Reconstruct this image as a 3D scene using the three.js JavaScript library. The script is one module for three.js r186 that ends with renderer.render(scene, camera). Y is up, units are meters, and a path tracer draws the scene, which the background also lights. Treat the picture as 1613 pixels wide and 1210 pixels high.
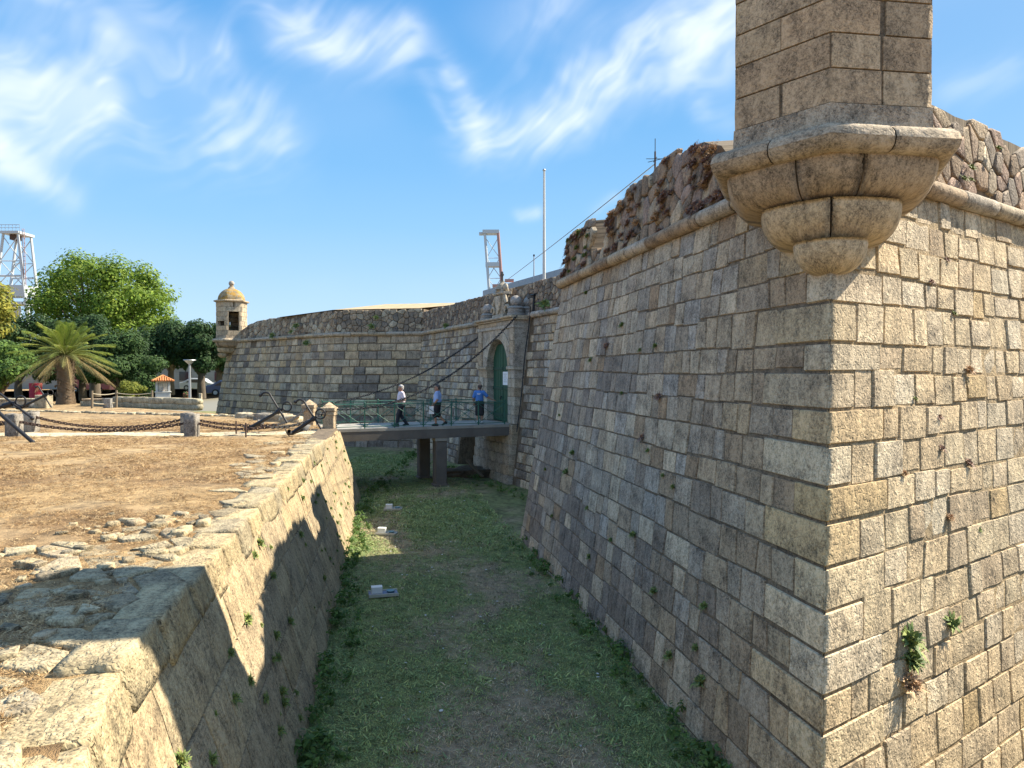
import * as THREE from 'three';
import { mergeGeometries } from 'three/addons/utils/BufferGeometryUtils.js';

// ---------------------------------------------------------------- camera, sky, sun, exposure
const EYE = 2.35, SKY = 0.55;
const scene = new THREE.Scene();
const camera = new THREE.PerspectiveCamera(55.5, 4 / 3, 0.05, 3000);
camera.position.set(0, EYE, 0);
camera.lookAt(0, EYE - 0.0174 * 10, -10);
scene.add(camera);

const renderer = new THREE.WebGLRenderer({ antialias: true });
renderer.toneMapping = THREE.LinearToneMapping;
renderer.toneMappingExposure = 2.28;
renderer.shadowMap.enabled = true;

const SUN = new THREE.Vector3(0.947, 0.97, -0.322).normalize();
const sun = new THREE.DirectionalLight(new THREE.Color(1.0, 0.90, 0.72), 5.0);
sun.position.copy(SUN).multiplyScalar(120);
sun.castShadow = true;
sun.shadow.mapSize.set(4096, 4096);
Object.assign(sun.shadow.camera, { left: -70, right: 70, top: 70, bottom: -70, near: 1, far: 300 });
scene.add(sun); scene.add(sun.target);

// ---------------------------------------------------------------- random numbers and noise
function rng(seed) { let a = seed >>> 0; return () => { a = (a + 0x6D2B79F5) | 0; let t = Math.imul(a ^ (a >>> 15), 1 | a); t = (t + Math.imul(t ^ (t >>> 7), 61 | t)) ^ t; return ((t ^ (t >>> 14)) >>> 0) / 4294967296; }; }
const R0 = rng(12345);
const rr = (a, b, r = R0) => a + (b - a) * r();
const pick = (list, r = R0) => list[Math.floor(r() * list.length) % list.length];
const lerp = (a, b, t) => a + (b - a) * t;
const clamp = (x, a = 0, b = 1) => Math.min(b, Math.max(a, x));
const smooth = (a, b, x) => { const t = clamp((x - a) / (b - a)); return t * t * (3 - 2 * t); };
function hash2(x, y, s) { let h = Math.imul(x, 374761393) ^ Math.imul(y, 668265263) ^ Math.imul(s, 2147483647 - 97); h = Math.imul(h ^ (h >>> 13), 1274126177); return ((h ^ (h >>> 16)) >>> 0) / 4294967296; }
function noise2(x, y, s = 1, per = 0) {
  let xi = Math.floor(x), yi = Math.floor(y); const fx = x - xi, fy = y - yi;
  const w = (a) => per ? ((a % per) + per) % per : a;
  const u = fx * fx * (3 - 2 * fx), v = fy * fy * (3 - 2 * fy);
  const x0 = w(xi), x1 = w(xi + 1), y0 = w(yi), y1 = w(yi + 1);
  return lerp(lerp(hash2(x0, y0, s), hash2(x1, y0, s), u), lerp(hash2(x0, y1, s), hash2(x1, y1, s), u), v);
}
function fbm(x, y, s = 1, oct = 4, per = 0, gain = 0.5) { let a = 0, k = 1, n = 0; for (let i = 0; i < oct; i++) { a += k * noise2(x, y, s + i * 17, per); n += k; k *= gain; x *= 2; y *= 2; per *= 2; } return a / n; }

// ---------------------------------------------------------------- the sky: blue air and thin cirrus, computed for every direction
{
  const W = 3072, H = 1536, data = new Float32Array(W * H * 4);
  const deg = Math.PI / 180;
  const dirOf = (x, y) => { const v = new THREE.Vector3((x - 806.5) / 1150, (585 - y) / 1150, -1).normalize(); return [Math.atan2(v.x, -v.z), Math.asin(v.y)]; };
  // cirrus strokes: each a run of (azimuth, elevation) points, a width in degrees and a strength
  const S = [];
  const stroke = (pts, w, k) => { const W2 = w * deg * 2.2 + 0.05, ce = Math.cos(Math.max(...pts.map((p) => Math.abs(p[1])))); S.push({ pts, w: w * deg, k, e0: Math.min(...pts.map((p) => p[1])) - W2, e1: Math.max(...pts.map((p) => p[1])) + W2, a0: Math.min(...pts.map((p) => p[0])) - W2 / ce, a1: Math.max(...pts.map((p) => p[0])) + W2 / ce }); };
  stroke([[-60, 225], [40, 205], [120, 175], [185, 150]].map((p) => dirOf(...p)), 2.2, 0.8);
  stroke([[10, 225], [50, 262], [95, 292]].map((p) => dirOf(...p)), 1.0, 0.55);
  stroke([[-80, 150], [60, 130], [170, 135]].map((p) => dirOf(...p)), 2.2, 0.45);
  stroke([[40, 40], [180, 90], [280, 140], [345, 215]].map((p) => dirOf(...p)), 3.2, 0.42);
  stroke([[290, 95], [315, 72], [345, 62]].map((p) => dirOf(...p)), 1.2, 0.7);
  stroke([[290, 110], [340, 160], [400, 205]].map((p) => dirOf(...p)), 2.2, 0.45);
  stroke([[420, -30], [470, 30], [530, 62], [620, 78]].map((p) => dirOf(...p)), 1.9, 0.75);
  stroke([[380, 20], [450, 50], [520, 60]].map((p) => dirOf(...p)), 1.2, 0.3);
  stroke([[700, 118], [728, 150], [745, 195]].map((p) => dirOf(...p)), 1.1, 0.75);
  stroke([[740, 195], [850, 182], [930, 170]].map((p) => dirOf(...p)), 2.0, 0.5);
  stroke([[870, 165], [960, 118], [1040, 78], [1150, 30], [1260, -40]].map((p) => dirOf(...p)), 2.0, 0.95);
  stroke([[900, 190], [1000, 150], [1120, 90]].map((p) => dirOf(...p)), 1.8, 0.5);
  stroke([[800, 60], [870, 10], [920, -60]].map((p) => dirOf(...p)), 1.6, 0.3);
  stroke([[660, 130], [680, 175], [700, 190]].map((p) => dirOf(...p)), 0.5, 0.25);
  stroke([[1120, 180], [1240, 190]].map((p) => dirOf(...p)), 1.2, 0.35);
  stroke([[925, 335], [950, 322]].map((p) => dirOf(...p)), 0.5, 0.5);
  stroke([[820, 330], [845, 325]].map((p) => dirOf(...p)), 0.5, 0.35);
  stroke([[1500, 150], [1560, 120]].map((p) => dirOf(...p)), 1.5, 0.15);
  const rs = rng(77);
  for (let i = 0; i < 64; i++) {   // added cirrus over the unseen sky, thickened to whiten the fill light
    const az = rr(0.85, 2 * Math.PI - 0.85, rs), el = rr(10, 80, rs) * deg, a = rr(-0.8, 0.8, rs), len = rr(0.1, 0.3, rs), pts = [];
    for (let k = 0; k < 4; k++) pts.push([az + Math.cos(a) * len * k / 3 / Math.max(0.3, Math.cos(el)), el + Math.sin(a + k * 0.25) * len * k / 3 * 0.6]);
    stroke(pts, rr(1.5, 5, rs), rr(0.4, 1.0, rs));
  }
  const col = (el) => {
    const stops = [[-90, .40, .56, .76], [-1, .50, .69, .86], [4, .46, .67, .88], [11, .27, .53, .83], [18, .16, .42, .77], [27, .10, .33, .70], [45, .085, .29, .64], [90, .08, .26, .58]];
    for (let i = 1; i < stops.length; i++) if (el <= stops[i][0]) { const a = stops[i - 1], b = stops[i], t = (el - a[0]) / (b[0] - a[0]); return [lerp(a[1], b[1], t), lerp(a[2], b[2], t), lerp(a[3], b[3], t)]; }
    return [.022, .15, .47];
  };
  for (let j = 0; j < H; j++) {
    const el = ((j + 0.5) / H - 0.5) * Math.PI, c0 = col(el / deg), near = S.filter((s) => el > s.e0 && el < s.e1);
    for (let i = 0; i < W; i++) {
      const phi = ((i + 0.5) / W - 0.5) * 2 * Math.PI;       // atan2(z, x)
      let az = phi + Math.PI / 2; if (az > Math.PI) az -= 2 * Math.PI;   // 0 straight ahead, to the right positive
      const o = (j * W + i) * 4;
      if (Math.abs(az) > 0.8 && (i % 2 || j % 2)) { const from = i % 2 ? o - 4 : o - W * 4; if (from >= 0) { data[o] = data[from]; data[o + 1] = data[from + 1]; data[o + 2] = data[from + 2]; data[o + 3] = 1; continue; } }
      let d = 0;
      if (el > 0) {
        let hit = false; for (const s of near) if ((az > s.a0 && az < s.a1) || (az + 2 * Math.PI > s.a0 && az + 2 * Math.PI < s.a1)) { hit = true; break; }
        if (hit) {
          const wx = fbm(az * 7, el * 7, 3, 3) - 0.5, wy = fbm(az * 7 + 31, el * 7, 5, 3) - 0.5, A = az + wx * 0.055, E = el + wy * 0.055;
          for (const s of near) {
            let best = 9;
            for (let k = 1; k < s.pts.length; k++) {
              const [ax, ay] = s.pts[k - 1], [bx, by] = s.pts[k];
              let px = A - ax; if (px > Math.PI) px -= 2 * Math.PI; if (px < -Math.PI) px += 2 * Math.PI;
              if (Math.abs(px) > 0.6) continue;
              const ce = Math.cos(ay), dx = (bx - ax) * ce, dy = by - ay, qx = px * ce, qy = E - ay, L = dx * dx + dy * dy + 1e-9;
              const t = clamp((qx * dx + qy * dy) / L), ex = qx - dx * t, ey = qy - dy * t;
              best = Math.min(best, Math.sqrt(ex * ex + ey * ey));
            }
            if (best < s.w * 2.2) d += s.k * Math.exp(-(best * best) / (s.w * s.w) * 1.1);
          }
          if (d > 0.002) {   // fibres combed along one direction, broken into tufts
            const ca = Math.cos(0.62), sa = Math.sin(0.62), u = A * 0.94 + wx * 0.05, v = E + wy * 0.05, p = (u * ca + v * sa) * 13, q = (-u * sa + v * ca) * 62;
            const f = fbm(p, q, 9, 4, 0, 0.6), g = fbm(az * 11, el * 13, 21, 4);
            d *= (0.42 + 0.85 * smooth(0.28, 0.78, f)) * (0.30 + 1.0 * smooth(0.30, 0.72, g));
          }
        }
        d += 0.06 * smooth(0.5, 0.85, fbm(az * 4, el * 9, 40, 3)) * smooth(0.02, 0.12, el);
      }
      d = 1 - Math.exp(-1.12 * d);
      const glow = 0.5 * Math.exp(-Math.pow(Math.acos(clamp(Math.cos(el) * Math.cos(phi) * SUN.x + Math.sin(el) * SUN.y + Math.cos(el) * Math.sin(phi) * SUN.z, -1, 1)) / 0.62, 2)), air = [.72, .84, .95];   // paler air round the sun
      const cl = [.86, .93, 1.02];
      for (let c = 0; c < 3; c++) data[o + c] = SKY * lerp(lerp(c0[c], air[c], glow), cl[c], clamp(d, 0, 0.88));
      data[o + 3] = 1;
    }
  }
  const tex = new THREE.DataTexture(data, W, H, THREE.RGBAFormat, THREE.FloatType);
  tex.mapping = THREE.EquirectangularReflectionMapping; tex.magFilter = THREE.LinearFilter; tex.minFilter = THREE.LinearFilter; tex.needsUpdate = true;
  scene.background = tex; scene.environment = tex;
}

// ---------------------------------------------------------------- small helpers
// plan coordinates: X to the right, Z straight ahead of the viewer, Y up (0 = bridge deck). World z = -Z.
const V = (X, Y, Z) => new THREE.Vector3(X, Y, -Z);
const taken = {};
function numbered(name) { const n = (taken[name] = (taken[name] ?? -1) + 1); return n ? name + '_' + String(n).padStart(3, '0') : name; }
function shade(o) { o.castShadow = true; o.receiveShadow = true; return o; }
function tag(o, label, category, group, kind) { o.userData.label = label; if (category) o.userData.category = category; if (group) o.userData.group = group; if (kind) o.userData.kind = kind; return o; }
function thing(name, label, category, pos = new THREE.Vector3(), turn = 0, group) { const g = new THREE.Group(); g.name = numbered(name); g.position.copy(pos); g.rotation.y = turn; tag(g, label, category, group); scene.add(g); return g; }
function part(name, geo, mat, parent) { const m = shade(new THREE.Mesh(geo, mat)); m.name = name; parent.add(m); return m; }
// geometry given in world coordinates, hung under a thing that is only moved (not turned)
function rootPos(o) { const p = new THREE.Vector3(); for (let q = o; q; q = q.parent) p.add(q.position); return p; }
function wpart(name, geo, mat, parent) { const p = rootPos(parent); geo.translate(-p.x, -p.y, -p.z); return part(name, geo, mat, parent); }
function single(name, geo, mat, label, category, group, kind) {
  geo.computeBoundingBox(); const b = geo.boundingBox, c = new THREE.Vector3((b.min.x + b.max.x) / 2, b.min.y, (b.min.z + b.max.z) / 2);
  geo.translate(-c.x, -c.y, -c.z); const m = shade(new THREE.Mesh(geo, mat)); m.name = numbered(name); m.position.copy(c); tag(m, label, category, group, kind); scene.add(m); return m;
}
function copyOf(o, label) { const c = o.clone(); c.name = numbered(o.name.replace(/_\d{3}$/, '')); c.userData = { ...o.userData }; if (label) c.userData.label = label; scene.add(c); return c; }
const merge = (list) => mergeGeometries(list.map((g) => { let q = g.index ? g.toNonIndexed() : g; for (const k of Object.keys(q.attributes)) if (!['position', 'normal', 'uv', 'color'].includes(k)) q.deleteAttribute(k); return q; }), false);
function paint(geo, c) { const n = geo.attributes.position.count, a = new Float32Array(n * 3); for (let i = 0; i < n; i++) { a[i * 3] = c[0]; a[i * 3 + 1] = c[1]; a[i * 3 + 2] = c[2]; } geo.setAttribute('color', new THREE.BufferAttribute(a, 3)); return geo; }
const box = (w, h, d, x = 0, y = 0, z = 0) => new THREE.BoxGeometry(w, h, d).translate(x, y, z);
const cyl = (r0, r1, h, n = 12, x = 0, y = 0, z = 0) => new THREE.CylinderGeometry(r0, r1, h, n).translate(x, y, z);
// a box with chamfered edges
function cbox(w, h, d, x = 0, y = 0, z = 0, b = 0.015) {
  b = Math.min(b, w / 3, h / 3, d / 3);
  const s = new THREE.Shape(); s.moveTo(-w / 2 + b, -h / 2 + b); s.lineTo(w / 2 - b, -h / 2 + b); s.lineTo(w / 2 - b, h / 2 - b); s.lineTo(-w / 2 + b, h / 2 - b); s.closePath();
  const g = new THREE.ExtrudeGeometry(s, { depth: d - 2 * b, bevelEnabled: true, bevelThickness: b, bevelSize: b, bevelSegments: 1, curveSegments: 1 });
  g.translate(x, y, z - d / 2 + b); return g;
}
function bar(a, b, r0, r1 = r0, n = 6) { const d = b.clone().sub(a), L = d.length(), g = new THREE.CylinderGeometry(r1, r0, L, n); g.translate(0, L / 2, 0); g.applyQuaternion(new THREE.Quaternion().setFromUnitVectors(new THREE.Vector3(0, 1, 0), d.normalize())); g.translate(a.x, a.y, a.z); return g; }
function tube(pts, r, n = 6, seg) { return new THREE.TubeGeometry(new THREE.CatmullRomCurve3(pts), seg ?? pts.length * 4, r, n, false); }
// raw mesh builder
class MB {
  constructor() { this.p = []; this.c = []; this.u = []; this.i = []; }
  v(p, c = [1, 1, 1], u = 0, w = 0) { this.p.push(p.x, p.y, p.z); this.c.push(c[0], c[1], c[2]); this.u.push(u, w); return this.p.length / 3 - 1; }
  t(a, b, c) { this.i.push(a, b, c); }
  q(a, b, c, d) { this.i.push(a, b, c, a, c, d); }
  geo() { const g = new THREE.BufferGeometry(); g.setAttribute('position', new THREE.Float32BufferAttribute(this.p, 3)); g.setAttribute('color', new THREE.Float32BufferAttribute(this.c, 3)); g.setAttribute('uv', new THREE.Float32BufferAttribute(this.u, 2)); g.setIndex(this.i); g.computeVertexNormals(); return g; }
}

// ---------------------------------------------------------------- textures and materials
function texture(n, f, srgb, repeat = 1) {
  const d = new Uint8Array(n * n * 4);
  for (let y = 0; y < n; y++) for (let x = 0; x < n; x++) { const c = f(x / n, y / n, x, y), o = (y * n + x) * 4; for (let k = 0; k < 3; k++) d[o + k] = clamp(Array.isArray(c) ? c[k] : c) * 255; d[o + 3] = 255; }
  const t = new THREE.DataTexture(d, n, n); t.wrapS = t.wrapT = THREE.RepeatWrapping; t.magFilter = THREE.LinearFilter; t.minFilter = THREE.LinearMipmapLinearFilter; t.generateMipmaps = true; t.repeat.set(repeat, repeat);
  if (srgb) t.colorSpace = THREE.SRGBColorSpace; t.needsUpdate = true; return t;
}
// granite: salt and pepper grain, blotches, scattered pale lichen; one tile is 1.6 m
const graniteMap = texture(1024, (u, v, x, y) => {
  const grain = hash2(x, y, 4) * 0.16 + noise2(x / 4, y / 4, 8) * 0.26 + noise2(x / 8, y / 8, 9, 128) * 0.26 + noise2(x / 16, y / 16, 10, 64) * 0.22 + noise2(x / 32, y / 32, 12, 32) * 0.12;
  const blot = fbm(u * 6, v * 6, 11, 5, 6), streak = fbm(u * 22, v * 4, 14, 3, 0);
  const lich = smooth(0.70, 0.80, fbm(u * 20, v * 20, 30, 4, 20)), dark = smooth(0.60, 0.78, fbm(u * 9, v * 9, 50, 5, 9));
  let k = 0.72 + (grain - 0.51) * 1.65 + (blot - 0.5) * 0.62 + (streak - 0.5) * 0.45;
  k = lerp(k, 0.98, lich * 0.4); k = lerp(k, k * 0.5, dark * 0.6);
  return [k * 1.02, k, k * (0.97 - 0.05 * blot)];
}, false, 1 / 1.6);
const graniteBump = texture(1024, (u, v, x, y) => {
  const pit = (f, k, a, b) => smooth(a, b, noise2(u * f, v * f, k, f)), big = fbm(u * 6, v * 6, 71, 4, 6), mid = fbm(u * 32, v * 32, 61, 3, 32), chis = noise2(u * 64 + 3 * mid, v * 32, 81, 0);
  return 0.10 + 0.34 * big + 0.26 * mid + 0.16 * pit(56, 12, 0.12, 0.34) + 0.10 * pit(96, 13, 0.1, 0.4) + 0.08 * chis;
}, false, 1 / 1.6);
const earthMap = texture(1024, (u, v, x, y) => {
  const a = fbm(u * 8, v * 8, 3, 6, 8), b = fbm(u * 30, v * 30, 7, 4, 30), h = hash2(x, y, 5), s = noise2(x / 2, y / 7, 12) * 0.5 + noise2(x / 7, y / 2, 13) * 0.5;
  const k = 0.72 + (a - 0.5) * 0.8 + (b - 0.5) * 0.8 + (h - 0.5) * 0.22 + (s - 0.5) * 0.4;
  return [k, k * 0.985, k * 0.95];
}, false, 1 / 3.7);
const earthBump = texture(512, (u, v, x, y) => 0.5 * fbm(u * 24, v * 24, 3, 5, 24) + 0.3 * noise2(x / 2, y / 5, 9) + 0.2 * hash2(x, y, 8), false, 1 / 1.1);
const plasterMap = texture(512, (u, v, x, y) => { const k = 0.80 + (fbm(u * 5, v * 5, 3, 6, 5) - 0.5) * 0.5 + (hash2(x, y, 3) - 0.5) * 0.12 + (noise2(x / 3, y / 3, 5) - 0.5) * 0.12; return [k, k, k]; }, false, 1 / 2.1);
const grainBump = texture(256, (u, v, x, y) => 0.6 * fbm(u * 20, v * 20, 4, 4, 20) + 0.4 * hash2(x, y, 2), false, 2);

const std = (o) => new THREE.MeshStandardMaterial({ roughness: 0.9, ...o });
const M = {
  granite: std({ color: new THREE.Color().setRGB(1.22, 1.21, 1.22), vertexColors: true, map: graniteMap, bumpMap: graniteBump, bumpScale: 0.034, roughness: 0.92 }),
  rubble: std({ color: new THREE.Color().setRGB(1.22, 1.21, 1.22), vertexColors: true, map: graniteMap, bumpMap: graniteBump, bumpScale: 0.045, roughness: 0.95 }),
  smoothStone: std({ color: new THREE.Color().setRGB(1.22, 1.21, 1.22), vertexColors: true, map: graniteMap, bumpMap: graniteBump, bumpScale: 0.016, roughness: 0.9 }),
  mortar: std({ color: new THREE.Color().setRGB(.20, .155, .11), map: graniteMap, bumpMap: graniteBump, bumpScale: 0.02 }),
  ochreMortar: std({ color: new THREE.Color().setRGB(.42, .31, .18), map: graniteMap, bumpMap: graniteBump, bumpScale: 0.03 }),
  earth: std({ vertexColors: true, map: earthMap, bumpMap: earthBump, bumpScale: 0.03, roughness: 1 }),
  sand: std({ color: new THREE.Color().setRGB(.52, .40, .24), map: plasterMap, bumpMap: grainBump, bumpScale: 0.006 }),
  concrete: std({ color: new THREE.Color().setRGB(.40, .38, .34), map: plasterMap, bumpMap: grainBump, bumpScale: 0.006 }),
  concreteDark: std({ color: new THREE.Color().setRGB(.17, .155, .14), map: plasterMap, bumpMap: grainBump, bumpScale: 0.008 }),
  iron: std({ color: new THREE.Color().setRGB(.022, .023, .028), roughness: 0.5, metalness: 0.3, bumpMap: grainBump, bumpScale: 0.002 }),
  rust: std({ color: new THREE.Color().setRGB(.075, .045, .035), roughness: 0.85, bumpMap: grainBump, bumpScale: 0.003 }),
  green: std({ color: new THREE.Color().setRGB(.035, .13, .095), roughness: 0.45 }),
  door: std({ color: new THREE.Color().setRGB(.010, .078, .046), roughness: 0.42, bumpMap: grainBump, bumpScale: 0.0015 }),
  doorDark: std({ color: new THREE.Color().setRGB(.010, .06, .04), roughness: 0.5 }),
  white: std({ color: new THREE.Color().setRGB(.74, .73, .70), roughness: 0.7, map: plasterMap }),
  paper: std({ color: new THREE.Color().setRGB(.82, .83, .85), roughness: 0.8 }),
  steel: std({ color: new THREE.Color().setRGB(.42, .44, .46), roughness: 0.45, metalness: 0.5 }),
  paleSteel: std({ color: new THREE.Color().setRGB(.42, .46, .50), roughness: 0.6 }),
  redSteel: std({ color: new THREE.Color().setRGB(.36, .20, .18), roughness: 0.6 }),
  cladding: std({ color: new THREE.Color().setRGB(.27, .31, .36), roughness: 0.5, metalness: 0.2 }),
  tile: std({ vertexColors: true, roughness: 0.8 }),
  leaf: new THREE.MeshPhysicalMaterial({ vertexColors: true, roughness: 0.8, specularIntensity: 0.25, side: THREE.DoubleSide, transmission: 0.45, thickness: 0 }),
  dullLeaf: std({ vertexColors: true, roughness: 0.75, side: THREE.DoubleSide }),
  bark: std({ vertexColors: true, roughness: 1, bumpMap: grainBump, bumpScale: 0.02 }),
  wood: std({ color: new THREE.Color().setRGB(.20, .16, .11), bumpMap: grainBump, bumpScale: 0.004 }),
  plain: std({ vertexColors: true, roughness: 0.75 }),
  gloss: new THREE.MeshPhysicalMaterial({ vertexColors: true, roughness: 0.35, clearcoat: 0.6, clearcoatRoughness: 0.15 }),
  glass: std({ color: new THREE.Color().setRGB(.03, .035, .04), roughness: 0.08, metalness: 0.0 }),
  rubber: std({ color: new THREE.Color().setRGB(.02, .02, .02), roughness: 0.9 }),
};

// ---------------------------------------------------------------- masonry
// a battered wall face: top line a0-a1 at yT, foot line b0-b1 at yB, all in plan coordinates [X, Z]
function wallFace(a0, a1, b0, b1, yT, yB) {
  const f = { L: Math.hypot(a1[0] - a0[0], a1[1] - a0[1]), yT, yB };
  const raw = (s, y) => { const t = (yT - y) / (yT - yB); return V(lerp(lerp(a0[0], a1[0], s), lerp(b0[0], b1[0], s), t), y, lerp(lerp(a0[1], a1[1], s), lerp(b0[1], b1[1], s), t)); };
  const e1 = raw(1, (yT + yB) / 2).sub(raw(0, (yT + yB) / 2)), e2 = raw(0.5, yT).sub(raw(0.5, yB));
  f.n = e1.clone().cross(e2).normalize();
  // outward: the foot lies outside the top
  const out = raw(0.5, yB).sub(raw(0.5, yT)); out.y = 0; if (out.dot(f.n) < 0) f.n.negate();
  f.at = (m, y, off = 0) => raw(m / f.L, y).addScaledVector(f.n, off);
  return f;
}
// the jointed bed behind a face, following its slope
function bed(f, off, y0 = f.yB, y1 = f.yT, m0 = 0, m1 = f.L) { const mb = new MB(), nx = 14, ny = 8; for (let i = 0; i <= nx; i++) for (let j = 0; j <= ny; j++) { const m = lerp(m0, m1, i / nx), y = lerp(y0, y1, j / ny); mb.v(f.at(m, y, off), undefined, m, y); } for (let i = 0; i < nx; i++) for (let j = 0; j < ny; j++) { const a = i * (ny + 1) + j; mb.q(a, a + ny + 1, a + ny + 2, a + 1); } return mb.geo(); }
const tones = {
  beige: [.44, .35, .245], pale: [.54, .46, .35], grey: [.39, .34, .28], cool: [.40, .37, .335], dark: [.19, .16, .14], brown: [.33, .245, .165], ochre: [.46, .31, .13], warm: [.51, .395, .25],
};
const mixc = (a, b, t) => [lerp(a[0], b[0], t), lerp(a[1], b[1], t), lerp(a[2], b[2], t)];
const jitc = (c, k, r) => { const m = 1 + (r() - 0.5) * k, w = (r() - 0.5) * k * 0.25; return [c[0] * m * (1 + w), c[1] * m, c[2] * m * (1 - w)]; };
// one stone: columns of {p(y), n}, rows of heights. The outermost ring lies back in the joint, the next is the rounded arris, the inside is the worked face.
function stone(cols, ys, o) {
  const { r, proud = 0.01, rough = 0.01, back = 0.045, color, uo = r() * 9, vo = r() * 9, cornerLift } = o, mb = new MB(), C = cols.length, Rn = ys.length;
  const run = [0]; for (let c = 1; c < C; c++) run.push(run[c - 1] + cols[c].p(ys[0]).distanceTo(cols[c - 1].p(ys[0])));
  const face = [];
  for (let c = 1; c < C - 1; c++) for (let k = 1; k < Rn - 1; k++) {   // the worked face
    const arris = c === 1 || c === C - 2 || k === 1 || k === Rn - 2, p = cols[c].p(ys[k]).addScaledVector(cols[c].n, (arris ? proud - (0.003 + 0.5 * rough * r()) : proud + (r() - 0.4) * rough) * (cols[c].k ?? 1));
    p.y += (r() - 0.5) * rough * 0.5; face[c * Rn + k] = mb.v(p, jitc(color, 0.12, r), run[c] + uo, ys[k] + vo);
  }
  const quad = (a, b, c, d) => o.flip ? mb.q(a, d, c, b) : mb.q(a, b, c, d);
  for (let c = 1; c + 1 < C - 1; c++) for (let k = 1; k + 1 < Rn - 1; k++) quad(face[c * Rn + k], face[(c + 1) * Rn + k], face[(c + 1) * Rn + k + 1], face[c * Rn + k + 1]);
  // the sides that drop into the joint, with edges of their own
  const P = (id) => new THREE.Vector3(mb.p[id * 3], mb.p[id * 3 + 1], mb.p[id * 3 + 2]), skirt = (list) => {
    const top = [], low = []; for (const [c, k, ec, ek] of list) { const id = face[c * Rn + k]; top.push(mb.v(P(id), color, run[c] + uo, ys[k] + vo)); low.push(mb.v(cols[ec].p(ys[ek]).addScaledVector(cols[ec].n, -back), color, run[ec] + uo, ys[ek] + vo)); }
    for (let i = 0; i + 1 < top.length; i++) quad(low[i], low[i + 1], top[i + 1], top[i]);
  };
  const seqC = [], seqK = []; for (let c = 1; c < C - 1; c++) seqC.push(c); for (let k = 1; k < Rn - 1; k++) seqK.push(k);
  skirt(seqC.map((c) => [c, 1, c === 1 ? 0 : c === C - 2 ? C - 1 : c, 0])); skirt(seqC.slice().reverse().map((c) => [c, Rn - 2, c === 1 ? 0 : c === C - 2 ? C - 1 : c, Rn - 1]));
  skirt(seqK.map((k) => [C - 2, k, C - 1, k === 1 ? 0 : k === Rn - 2 ? Rn - 1 : k])); skirt(seqK.slice().reverse().map((k) => [1, k, 0, k === 1 ? 0 : k === Rn - 2 ? Rn - 1 : k]));
  return mb.geo();
}
function rowsOf(y0, y1, g, bev, mid) { const a = [y0 + g, y0 + g + bev], n = mid; for (let i = 1; i <= n; i++) a.push(lerp(y0 + g + bev, y1 - g - bev, i / (n + 1))); a.push(y1 - g - bev, y1 - g); return a; }
function colsOnFace(f, m0, m1, g, bev, mid, t0 = 0, t1 = 0, yc = 0) { const xs = rowsOf(m0, m1, g, bev, mid); return xs.map((m) => { const t = lerp(t0, t1, (m - m0) / (m1 - m0)); return { p: (y) => f.at(m + t * (y - yc), y), n: f.n }; }); }
// courses of blocks on one face; skip(m0, m1, y0, y1) leaves openings free; ends[k] = how far quoins reach in on course k at [start, end]
function courses(yB, yT, h, r) { const n = Math.max(1, Math.round((yT - yB) / h)), ys = [yB]; for (let i = 1; i < n; i++) ys.push(yB + (yT - yB) * i / n + (r() - 0.5) * 0.10); ys.push(yT); return ys; }
function layBlocks(f, ys, opt) {
  const { r, wMin = 0.3, wMax = 0.8, tone, ends = () => [0, 0], skip = () => false, gap = 0.008, bev = 0.022, proud = 0.02, rough = 0.016, midX = 2, midY = 1, flip = false } = opt, out = [];
  for (let k = 0; k + 1 < ys.length; k++) {
    const [e0, e1] = ends(k); let m = e0, tilt = 0; const last = f.L - e1;
    while (m < last - 0.02) {
      let w = rr(wMin, wMax, r) * (r() < 0.12 ? 1.5 : 1); if (last - (m + w) < wMin) w = last - m;
      const m1 = Math.min(m + w, last), next = m1 >= last - 0.02 ? 0 : (r() - 0.5) * (opt.tilt ?? 0.16);
      if (!skip(m, m1, ys[k], ys[k + 1])) {
        const color = tone((m + m1) / 2, (ys[k] + ys[k + 1]) / 2), pr = proud * rr(-0.3, 1.2, r);
        const wob = (q) => q === 0 || q === ys.length - 1 ? 0 : (noise2((m + m1) * 0.55, q * 7.3, 31) - 0.5) * (opt.wob ?? 0.04), dy0 = wob(k) + (r() - 0.5) * 0.014, dy1 = wob(k + 1) + (r() - 0.5) * 0.014;
        out.push({ geo: stone(colsOnFace(f, m, m1, gap * rr(0.6, 1.9, r), bev * rr(0.7, 1.3, r), midX, tilt, next, (ys[k] + ys[k + 1]) / 2), rowsOf(ys[k] + dy0, ys[k + 1] + dy1, gap * rr(0.6, 1.9, r), bev, midY), { r, proud: pr, rough, color, flip }), at: f.at((m + m1) / 2, (ys[k] + ys[k + 1]) / 2), size: w * (ys[k + 1] - ys[k]) });
      }
      m = m1; tilt = next;
    }
  }
  return out;
}
// how large a piece shows from the photograph's standpoint
function showing(b) { const d = b.at.clone().sub(camera.position), Z = -d.z; if (Z < 0.5) return 0; const x = Math.abs(d.x / Z), y = Math.abs(d.y / Z); return (x > 0.72 || y > 0.56 ? 0.02 : 1) * b.size / (Z * Z) * (b.k ?? 1); }
// the pieces that show largest become parts of their own, the rest one mass
function hang(list, most, name, massName, mat, parent) {
  list.sort((a, b) => showing(b) - showing(a));
  for (const b of list.slice(0, most)) wpart(name, b.geo, mat, parent);
  const rest = list.slice(most).map((b) => b.geo);
  if (rest.length) { const m = wpart(massName, merge(rest), mat, parent); m.userData.kind = 'stuff'; }
}
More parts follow.
